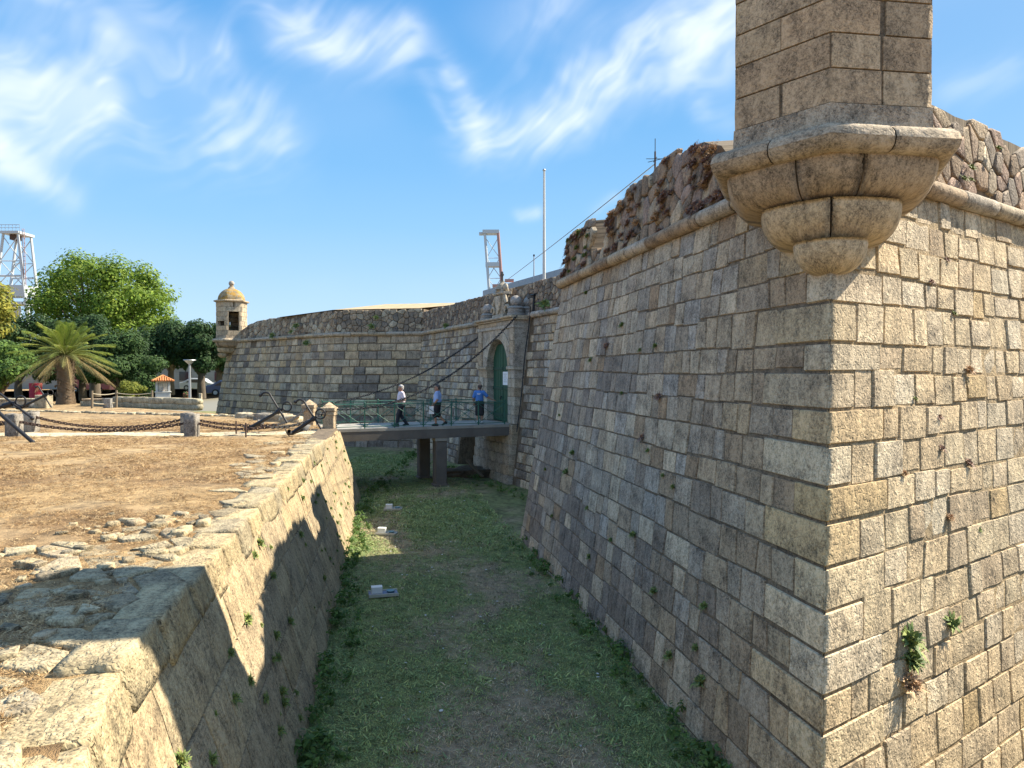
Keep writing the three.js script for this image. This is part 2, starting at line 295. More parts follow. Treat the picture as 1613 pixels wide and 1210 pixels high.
// a solid between two plan polygons of the same number of corners
function prism(bottom, top, yB, yT, uvScale = 1) {
  const mb = new MB(), n = bottom.length;
  for (let i = 0; i < n; i++) {
    const j = (i + 1) % n, a = V(bottom[i][0], yB, bottom[i][1]), b = V(bottom[j][0], yB, bottom[j][1]), c = V(top[j][0], yT, top[j][1]), d = V(top[i][0], yT, top[i][1]), L = a.distanceTo(b), H = yT - yB;
    mb.q(mb.v(a, undefined, 0, 0), mb.v(b, undefined, L, 0), mb.v(c, undefined, L, H), mb.v(d, undefined, 0, H));
  }
  const cap = (poly, y, flip) => { const tri = THREE.ShapeUtils.triangulateShape(poly.map((p) => new THREE.Vector2(p[0], p[1])), []); const k = poly.map((p) => mb.v(V(p[0], y, p[1]), undefined, p[0], p[1])); for (const t of tri) mb.t(k[t[0]], k[t[1]], k[t[2]]); };
  cap(top, yT); cap(bottom, yB);
  const g = mb.geo().toNonIndexed(); g.computeVertexNormals(); return g;
}
// irregular stones: cells round scattered seeds in (u, v), each bevelled and proud. place(u, v, off) gives the point.
function cells(W, H, step, r, inside, opt = {}) {
  const { stretch = 1, jit = 0.8 } = opt, seeds = [], nx = Math.ceil(W / (step * stretch)), ny = Math.ceil(H / step);
  for (let j = -1; j <= ny; j++) for (let i = -1; i <= nx; i++) if (r() > (opt.thin ?? 0)) seeds.push([(i + 0.5 + (j % 2 ? 0.5 : 0) + (r() - 0.5) * jit) * step * stretch, (j + 0.5 + (r() - 0.5) * jit) * step]);
  const out = [];
  for (const s of seeds) {
    if (s[0] < 0.01 || s[0] > W - 0.01 || s[1] < 0.01 || !inside(s[0], s[1])) continue;
    const d = step * 2.2 * stretch; let poly = [[s[0] - d, s[1] - d], [s[0] + d, s[1] - d], [s[0] + d, s[1] + d], [s[0] - d, s[1] + d]];
    const cut = (nx_, ny_, c) => { const q = []; for (let i = 0; i < poly.length; i++) { const a = poly[i], b = poly[(i + 1) % poly.length], da = a[0] * nx_ + a[1] * ny_ - c, db = b[0] * nx_ + b[1] * ny_ - c; if (da <= 0) q.push(a); if ((da < 0) !== (db < 0) && da !== db) { const t = da / (da - db); if (t > 0 && t < 1) q.push([lerp(a[0], b[0], t), lerp(a[1], b[1], t)]); } } poly = q; };
    for (const o of seeds) { if (o === s) continue; const ex = o[0] - s[0], ey = o[1] - s[1]; if (Math.abs(ex) > d * 2 || Math.abs(ey) > d * 2) continue; cut(ex, ey, (o[0] * o[0] + o[1] * o[1] - s[0] * s[0] - s[1] * s[1]) / 2); }
    cut(-1, 0, 0); cut(1, 0, W); cut(0, -1, 0); if (opt.top) cut(0, 1, opt.top(s[0]));
    if (poly.length > 2) out.push(poly);
  }
  return out;
}
function cellStone(poly, place, o) {
  const { r, gap = 0.018, proud = 0.05, color, back = 0.08 } = o; let cx = 0, cy = 0; for (const p of poly) { cx += p[0]; cy += p[1]; } cx /= poly.length; cy /= poly.length;
  const size = Math.max(0.05, Math.sqrt(poly.reduce((a, p) => Math.max(a, (p[0] - cx) ** 2 + (p[1] - cy) ** 2), 0))), mb = new MB(), n = poly.length, uo = r() * 9, vo = r() * 9;
  const ring = (k, off, jit, wide = 0) => poly.map((p) => { const u = cx + (p[0] - cx) * k, v = cy + (p[1] - cy) * k, q = k + wide; return mb.v(place(u, v, off + (r() - 0.5) * jit), jitc(color, 0.2, r), cx + (p[0] - cx) * q + uo, cy + (p[1] - cy) * q + vo); });
  const k1 = 1 - gap / size, a = ring(k1, -back, 0, (back + proud) / size), b = ring(k1 * 0.97, proud * 0.62, proud * 0.4), c = ring(k1 * 0.8, proud, proud * 0.5), m = mb.v(place(cx, cy, proud * 1.05), color, cx + uo, cy + vo);
  for (let i = 0; i < n; i++) { const j = (i + 1) % n; mb.q(a[i], a[j], b[j], b[i]); mb.q(b[i], b[j], c[j], c[i]); mb.t(c[i], c[j], m); }
  return { geo: mb.geo(), at: place(cx, cy, 0), size: size * size * 2.2 };
}
// a loose rough rock
function rock(sx, sy, sz, r, color, n = 4, rough = 0.16, round = 0.42) {
  const g = new THREE.BoxGeometry(1, 1, 1, n, n, n), p = g.attributes.position, seed = Math.floor(r() * 900), v = new THREE.Vector3(), col = [], map = new Map();
  for (let i = 0; i < p.count; i++) {
    v.fromBufferAttribute(p, i); const key = v.toArray().map((q) => q.toFixed(3)).join();
    const sph = v.clone().normalize().multiplyScalar(0.62); v.lerp(sph, round);
    const w = 1 + (noise2(v.x * 3 + seed, v.y * 3 + v.z * 3.7, seed) - 0.5) * rough * 2 + (noise2(v.x * 8 + seed, v.y * 8 + v.z * 9, seed + 5) - 0.5) * rough * 0.7;
    if (!map.has(key)) map.set(key, jitc(color, 0.15, r)); v.multiplyScalar(w); p.setXYZ(i, v.x * sx, v.y * sy, v.z * sz); col.push(...map.get(key));
  }
  g.setAttribute('color', new THREE.Float32BufferAttribute(col, 3));
  const uv = g.attributes.uv, n0 = g.attributes.normal; for (let i = 0; i < uv.count; i++) { const ax = Math.abs(n0.getX(i)) > 0.5, ay = Math.abs(n0.getY(i)) > 0.5; uv.setXY(i, (ax ? p.getZ(i) : p.getX(i)) + seed, (ay ? p.getZ(i) : p.getY(i)) + seed); }
  // one normal for coincident points
  const keys = new Map(), q = new THREE.Vector3(); g.computeVertexNormals(); const nn = g.attributes.normal;
  for (let i = 0; i < p.count; i++) { const k = [p.getX(i), p.getY(i), p.getZ(i)].map((t) => t.toFixed(4)).join(); const e = keys.get(k) ?? new THREE.Vector3(); e.add(q.fromBufferAttribute(nn, i)); keys.set(k, e); }
  for (let i = 0; i < p.count; i++) { const e = keys.get([p.getX(i), p.getY(i), p.getZ(i)].map((t) => t.toFixed(4)).join()).clone().normalize(); nn.setXYZ(i, e.x, e.y, e.z); }
  return g;
}
// round moulding in lengths along a polyline of world points
function moulding(pts, rad, len, r, toneF, parent, name = 'cordon_stone') {
  for (let k = 0; k + 1 < pts.length; k++) {
    const a = pts[k], b = pts[k + 1], L = a.distanceTo(b), n = Math.max(1, Math.round(L / len)), d = b.clone().sub(a).normalize();
    for (let i = 0; i < n; i++) {
      const l0 = L * i / n + (i ? 0.006 : 0), l1 = L * (i + 1) / n - (i < n - 1 ? 0.006 : -0.0), ra = rad * rr(0.95, 1.04, r), col = toneF(i);
      const ls = [l0, l0 + 0.02, lerp(l0, l1, 0.35), lerp(l0, l1, 0.68), l1 - 0.02, l1], mb = new MB(), N = 12, side = new THREE.Vector3(0, 1, 0).cross(d).normalize(), jx = (r() - 0.5) * 0.012, uo = r() * 9;
      ls.forEach((l, q) => { for (let w = 0; w <= N; w++) { const th = w / N * Math.PI * 2, R = ra * (q === 0 || q === 5 ? 0.86 : 1) * (1 + (r() - 0.5) * 0.03); mb.v(a.clone().addScaledVector(d, l).addScaledVector(side, Math.cos(th) * R + jx).add(new THREE.Vector3(0, Math.sin(th) * R, 0)), jitc(col, 0.15, r), l + uo, th * rad + uo); } });
      for (let q = 0; q < 5; q++) for (let w = 0; w < N; w++) { const o = q * (N + 1) + w; mb.q(o, o + N + 1, o + N + 2, o + 1); }
      for (const q of [0, 5]) { const c = mb.v(a.clone().addScaledVector(d, ls[q]), col, uo, uo); for (let w = 0; w < N; w++) mb.t(c, q * (N + 1) + w, q * (N + 1) + w + 1); }
      wpart(name, mb.geo(), M.smoothStone, parent);
    }
  }
}
// parapet of rubble along a straight run: core and irregular stones on the outer side; top(m) gives its height above y0
function parapet(parent, A, B, y0, top, thick, r, o = {}) {
  const L = Math.hypot(B[0] - A[0], B[1] - A[1]), dx = (B[0] - A[0]) / L, dz = (B[1] - A[1]) / L, nx = o.side * -dz, nz = o.side * dx;   // outward in plan
  const lean = o.lean ?? 0.06;
  const place = (u, v, off) => V(A[0] + dx * u + nx * (off - v * lean), y0 + v, A[1] + dz * u + nz * (off - v * lean));
  const N = Math.max(4, Math.ceil(L / 0.35)), mb = new MB();
  const row = (u) => { const h = top(u); return [place(u, 0, -0.03), place(u, h - 0.03, -0.03), V(A[0] + dx * u - nx * thick, y0 + h + (o.rise ?? 0), A[1] + dz * u - nz * thick), V(A[0] + dx * u - nx * thick, y0 - 0.3, A[1] + dz * u - nz * thick)]; };
  for (let i = 0; i < N; i++) { const u0 = L * i / N, u1 = L * (i + 1) / N, a = row(u0), b = row(u1); for (let k = 0; k < 4; k++) { const j = (k + 1) % 4, va = [a[k], b[k], b[j], a[j]].map((p, q) => mb.v(p, undefined, (q === 0 || q === 3 ? u0 : u1), k)); mb.q(...va); } if (i === 0 || i === N - 1) { const e = i ? b : a, va = e.map((p) => mb.v(p, undefined, p.x, p.y)); mb.q(...va); } }
  const core = wpart('parapet', mb.geo(), M.mortar, parent);
  const list = cells(L, o.hMax ?? 2, o.step ?? 0.3, r, (u, v) => v < top(u) - 0.03 && !(o.skip && o.skip(u, v)), { top: (u) => top(u), stretch: o.stretch ?? 1.15, jit: 0.95, thin: o.thin ?? 0.18 }).map((p) => cellStone(p, place, { r, proud: (o.proud ?? 0.05) * rr(0.5, 1.3, r), gap: 0.016, color: jitc(pick(o.tones, r), 0.3, r) }));
  hang(list, o.most ?? 140, 'rubble_stone', 'rubble', M.rubble, core);
  return core;
}

// ---------------------------------------------------------------- sentry turrets (six-sided box on a corbelled foot)
function turret(name, label, C, yRing, outX, outZ, o) {
  const r = rng(o.seed), g = thing(name, label, 'turret', V(C[0], yRing - 1.3, C[1])), a0 = Math.atan2(outZ, outX), T = o.tones;
  const plan = (rad, th, c = C) => [c[0] + Math.cos(a0 + th) * rad, c[1] + Math.sin(a0 + th) * rad];
  const hexR = (rad, th, round) => { const q = ((th % (Math.PI / 3)) + Math.PI / 3) % (Math.PI / 3) - Math.PI / 6; return lerp(rad * Math.cos(Math.PI / 6) / Math.cos(q), rad * 0.93, round); };
  const corner = (k, rad) => plan(rad, k * Math.PI / 3);
  const tone = () => jitc(pick(T, r), 0.22, r);
  // corbel tiers
  const tier = (rad, rb, yT, yB, c, joints, round, col) => {
    const prof = []; for (let i = 0; i <= 9; i++) { const t = i / 9; prof.push([rb + (rad - rb) * Math.sqrt(Math.max(0, 1 - Math.pow(t, 2.3))), lerp(yT, yB, t)]); }
    const loft = (t0, t1, k, nm, mat) => {
      const mb = new MB(), n = Math.max(5, Math.ceil((t1 - t0) / 0.13)), uo = r() * 9, cc = tone();
      const put = (i, p, y) => { const th = lerp(t0, t1, i / n), R = hexR(p * k, th, round), q = plan(R, th, c); return mb.v(V(q[0], y, q[1]), jitc(col ? mixc(cc, col, 0.55) : cc, 0.14, r), th * rad + uo, y + uo); };
      const rows = prof.map(([p, y]) => { const a = []; for (let i = 0; i <= n; i++) a.push(put(i, p, y)); return a; });
      for (let j = 0; j + 1 < rows.length; j++) for (let i = 0; i < n; i++) mb.q(rows[j][i], rows[j][i + 1], rows[j + 1][i + 1], rows[j + 1][i]);
      for (const [row, y] of [[rows[0], yT], [rows[rows.length - 1], yB]]) { const m = mb.v(V(c[0], y, c[1]), cc, uo, uo); for (let i = 0; i < n; i++) mb.t(row[i], row[i + 1], m); }
      for (const e of [0, n]) { const m = mb.v(V(c[0], (yT + yB) / 2, c[1]), cc, uo, uo); for (let j = 0; j + 1 < rows.length; j++) mb.t(rows[j][e], rows[j + 1][e], m); }
      wpart(nm, mb.geo(), mat, g);
    };
    for (let i = 0; i + 1 < joints.length; i++) loft(joints[i] * Math.PI / 180 + 0.012 / rad, joints[i + 1] * Math.PI / 180 - 0.012 / rad, 1, 'corbel_stone', M.smoothStone);
    if (joints.length > 2) loft(0, Math.PI * 2, 0.965, 'corbel_core', M.mortar);
  };
  const y0 = yRing;
  tier(1.34, 0.86, y0 - 0.12, y0 - 0.60, [C[0], C[1]], [-180, -100, -17, 17, 100, 180], 0.25, tones.brown);
  tier(0.87, 0.44, y0 - 0.59, y0 - 1.05, o.c2, [-180, -90, 0, 90, 180], 0.55, tones.warm);
  tier(0.44, 0.05, y0 - 1.04, y0 - 1.43, o.c3, [-180, 180], 0.75, tones.warm);
  // the round moulding, in stones that turn the corners
  for (let k = 0; k < 6; k++) {
    const rad = 1.36, a = corner(k - 1, rad), b = corner(k, rad), c = corner(k + 1, rad), mid = (p, q, t) => [lerp(p[0], q[0], t), lerp(p[1], q[1], t)];
    const path = [mid(b, a, 0.495), mid(b, a, 0.47), mid(b, a, 0.25), b, mid(b, c, 0.25), mid(b, c, 0.47), mid(b, c, 0.495)], mb = new MB(), N = 12, cc = mixc(tone(), tones.grey, 0.35), uo = r() * 9; let run = 0;
    path.forEach((p, i) => {
      const ox = p[0] - C[0], oz = p[1] - C[1], q = path[Math.max(0, i - 1)]; run += Math.hypot(p[0] - q[0], p[1] - q[1]);
      const dir = i === 3 ? [ox, oz] : i < 3 ? [(a[0] + b[0]) / 2 - C[0], (a[1] + b[1]) / 2 - C[1]] : [(b[0] + c[0]) / 2 - C[0], (b[1] + c[1]) / 2 - C[1]], l = Math.hypot(...dir), m = i === 3 ? 1.155 : 1;
      for (let w = 0; w <= N; w++) { const th = w / N * Math.PI * 2, R = 0.155 * (i === 0 || i === 6 ? 0.88 : 1) * (1 + (r() - 0.5) * 0.03); mb.v(V(p[0] + dir[0] / l * Math.cos(th) * R * m, y0 + Math.sin(th) * R, p[1] + dir[1] / l * Math.cos(th) * R * m), jitc(cc, 0.15, r), run + uo, th * 0.17 + uo); }
    });
    for (let i = 0; i < 6; i++) for (let w = 0; w < N; w++) { const q = i * (N + 1) + w; mb.q(q, q + N + 1, q + N + 2, q + 1); }
    wpart('moulding_stone', mb.geo(), M.smoothStone, g);
  }
  const hexPoly = (rad) => [0, 1, 2, 3, 4, 5].map((k) => corner(k, rad));
  wpart('floor_slab', prism(hexPoly(1.36), hexPoly(1.36), y0 - 0.12, y0 + 0.13), M.mortar, g);
  wpart('plinth', paint(prism(hexPoly(1.25), hexPoly(1.235), y0 + 0.131, y0 + 0.42), mixc(tones.grey, tones.beige, 0.4)), M.granite, g);
  // shaft: courses of whole-side stones and of stones that turn the corners, by turns
  const RS = 1.22, faceAt = (k) => { const a = corner(k, RS), b = corner(k + 1, RS), mx = (a[0] + b[0]) / 2 - C[0], mz = (a[1] + b[1]) / 2 - C[1], l = Math.hypot(mx, mz); return { a, b, L: Math.hypot(b[0] - a[0], b[1] - a[1]), n: V(mx / l, 0, mz / l) }; };
  const H = 0.385, n = 7, yS = y0 + 0.421, list = [];
  const on = (f, t) => ({ p: (y) => V(lerp(f.a[0], f.b[0], t), y, lerp(f.a[1], f.b[1], t)), n: f.n });
  for (let j = 0; j < n; j++) for (let k = 0; k < 6; k++) {
    const ya = yS + j * H, yb = ya + H, f = faceAt(k), f2 = faceAt((k + 1) % 6), ys = rowsOf(ya, yb, 0.003, 0.007, 1), open = o.open && o.open(k, j), sp = 0.5 + (r() - 0.5) * 0.06;
    if (j % 2 === 0) {
      const cn = corner(k + 1, RS), out = V(cn[0] - C[0], 0, cn[1] - C[1]).normalize(), tA = open ? 0.82 : sp, tB = o.open && o.open((k + 1) % 6, j) ? 0.18 : sp;
      const cols = [on(f, tA + 0.004), on(f, tA + 0.014), on(f, 0.85), { p: (y) => V(cn[0], y, cn[1]), n: out, k: 1.12 }, on(f2, 0.15), on(f2, tB - 0.014), on(f2, tB - 0.004)];
      list.push({ geo: stone(cols, ys, { r, proud: 0.006, rough: 0.006, back: 0.26, color: tone() }), at: cn[0] ? V(cn[0], ya, cn[1]) : V(0, 0, 0), size: 0.4 });
    } else {
      const spans = open ? [[0, 0.18], [0.82, 1]] : o.split && o.split(k, j) ? [[0, 0.5], [0.5, 1]] : [[0, 1]];
      for (const [t0, t1] of spans) list.push({ geo: stone([t0 + 0.004, t0 + 0.016, lerp(t0, t1, 0.35), lerp(t0, t1, 0.65), t1 - 0.016, t1 - 0.004].map((t) => on(f, t)), ys, { r, proud: 0.006, rough: 0.006, back: 0.26, color: tone() }), at: V(f.a[0], ya, f.a[1]), size: 0.4 });
    }
  }
  hang(list, 300, 'stone_block', 'masonry', M.smoothStone, g);
  if (!o.open) wpart('wall_core', prism(hexPoly(RS - 0.025), hexPoly(RS - 0.025), yS, yS + n * H - 0.01), M.mortar, g);
  // small square window and door lining of the far turret are plain openings in the courses
  const yC = yS + n * H;
  const corn = wpart('cornice', paint(merge([prism(hexPoly(1.25), hexPoly(1.40), yC, yC + 0.07), prism(hexPoly(1.41), hexPoly(1.41), yC + 0.071, yC + 0.16), prism(hexPoly(1.36), hexPoly(1.18), yC + 0.161, yC + 0.22)]), tones.beige), M.smoothStone, g);
  // dome with six soft ridges
  { const mb = new MB(), rows = []; for (let i = 0; i <= 12; i++) { const t = i / 12, R = 1.12 * Math.sqrt(Math.max(0.012, 1 - Math.pow(t, 1.9))), row = []; for (let w = 0; w <= 48; w++) { const th = w / 48 * Math.PI * 2, q = plan(hexR(R, th, 0.35), th), k = fbm(q[0] * 4, q[1] * 4 + t * 5, 9, 4); row.push(mb.v(V(q[0], yC + 0.2 + t * 1.02, q[1]), mixc([.40, .24, .055], [.30, .27, .20], smooth(0.45, 0.62, k)), th * 1.1, t * 1.3)); } rows.push(row); }
    for (let i = 0; i < 12; i++) for (let w = 0; w < 48; w++) mb.q(rows[i][w], rows[i][w + 1], rows[i + 1][w + 1], rows[i + 1][w]);
    wpart('dome', mb.geo(), M.smoothStone, g); }
  const f = wpart('finial', paint(merge([cyl(0.22, 0.3, 0.16, 6).translate(0, 0.05, 0), cyl(0.17, 0.17, 0.12, 8).translate(0, 0.19, 0)]).translate(C[0], yC + 1.2, -C[1]), tones.beige), M.smoothStone, g);
  wpart('ball', paint(new THREE.SphereGeometry(0.225, 18, 12).translate(C[0], yC + 1.62, -C[1]), tones.cool), M.smoothStone, f);
  return g;
}

// ---------------------------------------------------------------- near bastion
const CORDON = 4.84, WT = 4.74, WB = -2.72;
let nearTop;
const WN = -4.6;
const nearBastion = thing('bastion', 'near bastion of squared granite blocks with its sharp corner toward the viewer', 'bastion', V(6, WN, 14));
const S = [3.785, 8.65], Sh = [1.43, 20.9], RR = [5.2, 22.5], EE = [15.46, 17.25], deeper = (t, b) => [t[0] + (b[0] - t[0]) * (WT - WN) / (WT - WB), t[1] + (b[1] - t[1]) * (WT - WN) / (WT - WB)], Sb = deeper(S, [2.97, 6.98]), Shb = deeper(Sh, [0.21, 21.42]), EEb = deeper(EE, [16.03, 16.47]), RRb = deeper(RR, [4.75, 23.4]);
{
  const r = rng(501), flank = wallFace(S, Sh, Sb, Shb, WT, WN), face = wallFace(S, EE, Sb, EEb, WT, WN), ret = wallFace(Sh, RR, Shb, RRb, WT, WN);
  // joints and core, a few centimetres behind the faces
  const inset = (p, q) => [p[0] + q[0], p[1] + q[1]];
  wpart('wall_core', prism([inset(Sb, [.14, .32]), inset(Shb, [.16, -.02]), inset(RRb, [.03, -.04]), [18, 30], inset(EEb, [0, .2])], [inset(S, [.14, .32]), inset(Sh, [.16, -.02]), inset(RR, [.03, -.04]), [18, 30], inset(EE, [0, .2])], WN, WT - 0.01), M.mortar, nearBastion);
  wpart('joint_mortar', merge([bed(flank, -0.017), bed(ret, -0.03)]), M.mortar, nearBastion); wpart('joint_mortar', bed(face, -0.014), M.ochreMortar, nearBastion);
  const ys = courses(WN, WT, 0.415, r), reachL = [], reachR = [];
  for (let k = 0; k + 1 < ys.length; k++) { const long = k % 2; reachL.push(long ? rr(0.45, 0.7, r) : rr(1.0, 1.35, r)); reachR.push(long ? rr(0.95, 1.25, r) : rr(0.45, 0.75, r)); }
  const flankTone = (m, y) => {   // blocks weathered dark stand together in clusters; mean tones carry painted shade, browner near the corner
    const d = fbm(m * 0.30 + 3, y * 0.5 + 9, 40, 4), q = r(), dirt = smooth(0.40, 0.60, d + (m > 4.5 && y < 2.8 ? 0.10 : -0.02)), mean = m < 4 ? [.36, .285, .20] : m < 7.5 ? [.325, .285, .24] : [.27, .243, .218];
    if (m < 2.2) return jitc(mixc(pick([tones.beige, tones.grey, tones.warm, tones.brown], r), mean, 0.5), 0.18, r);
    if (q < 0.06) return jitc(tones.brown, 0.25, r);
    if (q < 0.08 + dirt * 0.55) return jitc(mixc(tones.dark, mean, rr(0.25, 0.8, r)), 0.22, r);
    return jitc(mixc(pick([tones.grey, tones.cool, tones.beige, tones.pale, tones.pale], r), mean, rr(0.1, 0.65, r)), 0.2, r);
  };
  const faceTone = (m, y) => { const q = r(), mean = [.58, .47, .315]; return q < 0.05 ? jitc(mixc(tones.ochre, mean, 0.4), 0.15, r) : q < 0.11 ? jitc(mixc(tones.brown, mean, 0.35), 0.2, r) : jitc(mixc(pick([tones.beige, tones.warm, tones.pale, tones.warm], r), mean, rr(0.2, 0.7, r)), 0.2, r); };  // creamier and paler than the flank: sunlight painted into the stone colour
  const list = [];
  for (let k = 0; k + 1 < ys.length; k++) {   // corner stones that turn the salient
    const f = (fc, m) => ({ p: (y) => fc.at(m, y), n: fc.n }), b = flank.n.clone().add(face.n).normalize(), c = faceTone(0, ys[k]), q = r();
    const cols = [reachL[k] - 0.006, reachL[k] - 0.022, reachL[k] * 0.5, 0.09].map((m) => f(flank, m)).concat([{ p: (y) => flank.at(0, y), n: b, k: 0.2 + 0.9 * r() }], [0.09, reachR[k] * 0.5, reachR[k] - 0.022, reachR[k] - 0.006].map((m) => f(face, m)));
    list.push({ geo: stone(cols, rowsOf(ys[k], ys[k + 1], 0.006, 0.02, 1), { r, proud: 0.012 + 0.012 * r(), rough: 0.018, color: q < (ys[k] < 0.8 ? 0.5 : 0.12) ? mixc(c, tones.ochre, 0.45) : c }), at: face.at(0.3, (ys[k] + ys[k + 1]) / 2), size: 0.9, k: 3 });
  }
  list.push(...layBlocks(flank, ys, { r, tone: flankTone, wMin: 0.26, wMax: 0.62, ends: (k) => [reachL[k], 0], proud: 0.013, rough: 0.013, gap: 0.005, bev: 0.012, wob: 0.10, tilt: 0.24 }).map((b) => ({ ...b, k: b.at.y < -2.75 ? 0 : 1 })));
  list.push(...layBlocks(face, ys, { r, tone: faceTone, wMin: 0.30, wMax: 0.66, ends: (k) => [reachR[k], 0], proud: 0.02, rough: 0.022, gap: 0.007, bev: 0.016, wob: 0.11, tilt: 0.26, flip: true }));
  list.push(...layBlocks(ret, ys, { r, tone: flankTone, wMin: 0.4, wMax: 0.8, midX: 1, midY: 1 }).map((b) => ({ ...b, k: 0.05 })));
  hang(list, 300, 'stone_block', 'masonry', M.granite, nearBastion);
  const off = (p, d) => [p[0] + d[0], p[1] + d[1]], cp = (p) => V(p[0], CORDON, p[1]);
  moulding([cp(off(RR, [-.03, .04])), cp(off(Sh, [-.07, .02])), cp(off(S, [-.03, -.05])), cp(off(EE, [.03, -.05]))], 0.13, 1.15, r, () => jitc(pick([tones.grey, tones.beige, tones.brown], r), 0.3, r), nearBastion);
  // parapets: measured from the salient along the flank
  const L = flank.L, P = [[0, .5], [1.7, .52], [2.5, .58], [3.05, 1.1], [3.9, 1.5], [5.6, 1.54], [7.4, 1.44], [8.5, 1.18], [8.7, .42], [9.95, .42], [10.05, 1.34], [11.4, 1.38], [12.4, 1.3], [13, 1.2]];
  nearTop = (u) => { for (let i = 1; i < P.length; i++) if (u <= P[i][0]) return lerp(P[i - 1][1], P[i][1], (u - P[i - 1][0]) / (P[i][0] - P[i - 1][0])) + (fbm(u * 1.7, 2, 5, 3) - 0.5) * 0.16; return 1.2; };
  const rt = [[.33, .24, .17], [.28, .21, .15], [.37, .30, .22], [.24, .20, .165], [.42, .35, .26], [.30, .22, .18]];
  const yP = CORDON + 0.05;
  parapet(nearBastion, off(S, [.03, .12]), off(Sh, [.06, -.05]), yP, nearTop, 1.3, r, { side: 1, step: 0.34, hMax: 1.8, tones: rt, proud: 0.06, most: 120, rise: 0.1, lean: 0.1 });
  parapet(nearBastion, off(S, [.05, .12]), off(EE, [-.05, .1]), yP, (u) => (u < 1.0 ? 0.9 : u < 5 ? lerp(1.22, 1.3, (u - 1) / 4) : 1.25) + (fbm(u * 2, 7, 3, 3) - 0.5) * 0.05, 1.3, r, { side: -1, step: 0.29, hMax: 1.8, tones: rt, proud: 0.045, most: 150, rise: 0.06, lean: 0.03, thin: 0.2 });
  parapet(nearBastion, off(Sh, [.07, .02]), off(RR, [-.02, -.02]), yP, (u) => 1.25, 1.2, r, { side: 1, step: 0.5, hMax: 1.8, tones: rt, most: 20 });
  wpart('terreplein', prism([off(S, [.6, 1.6]), off(Sh, [.8, -.2]), off(RR, [.2, -.6]), [18, 30], off(EE, [-.5, 1])], [off(S, [.6, 1.6]), off(Sh, [.8, -.2]), off(RR, [.2, -.6]), [18, 30], off(EE, [-.5, 1])], WT + 0.01, CORDON + 0.25), M.sand, nearBastion);
}
turret('sentry_turret', 'large granite sentry turret on corbels at the corner of the near bastion', [3.95, 9.2], 4.88, -0.372, -0.928, { seed: 61, tones: [[.40, .30, .20], [.43, .33, .22], [.46, .355, .24], [.37, .285, .195]], c2: [3.86, 8.92], c3: [3.70, 8.52], split: (k, j) => (k + j) % 4 === 1 });

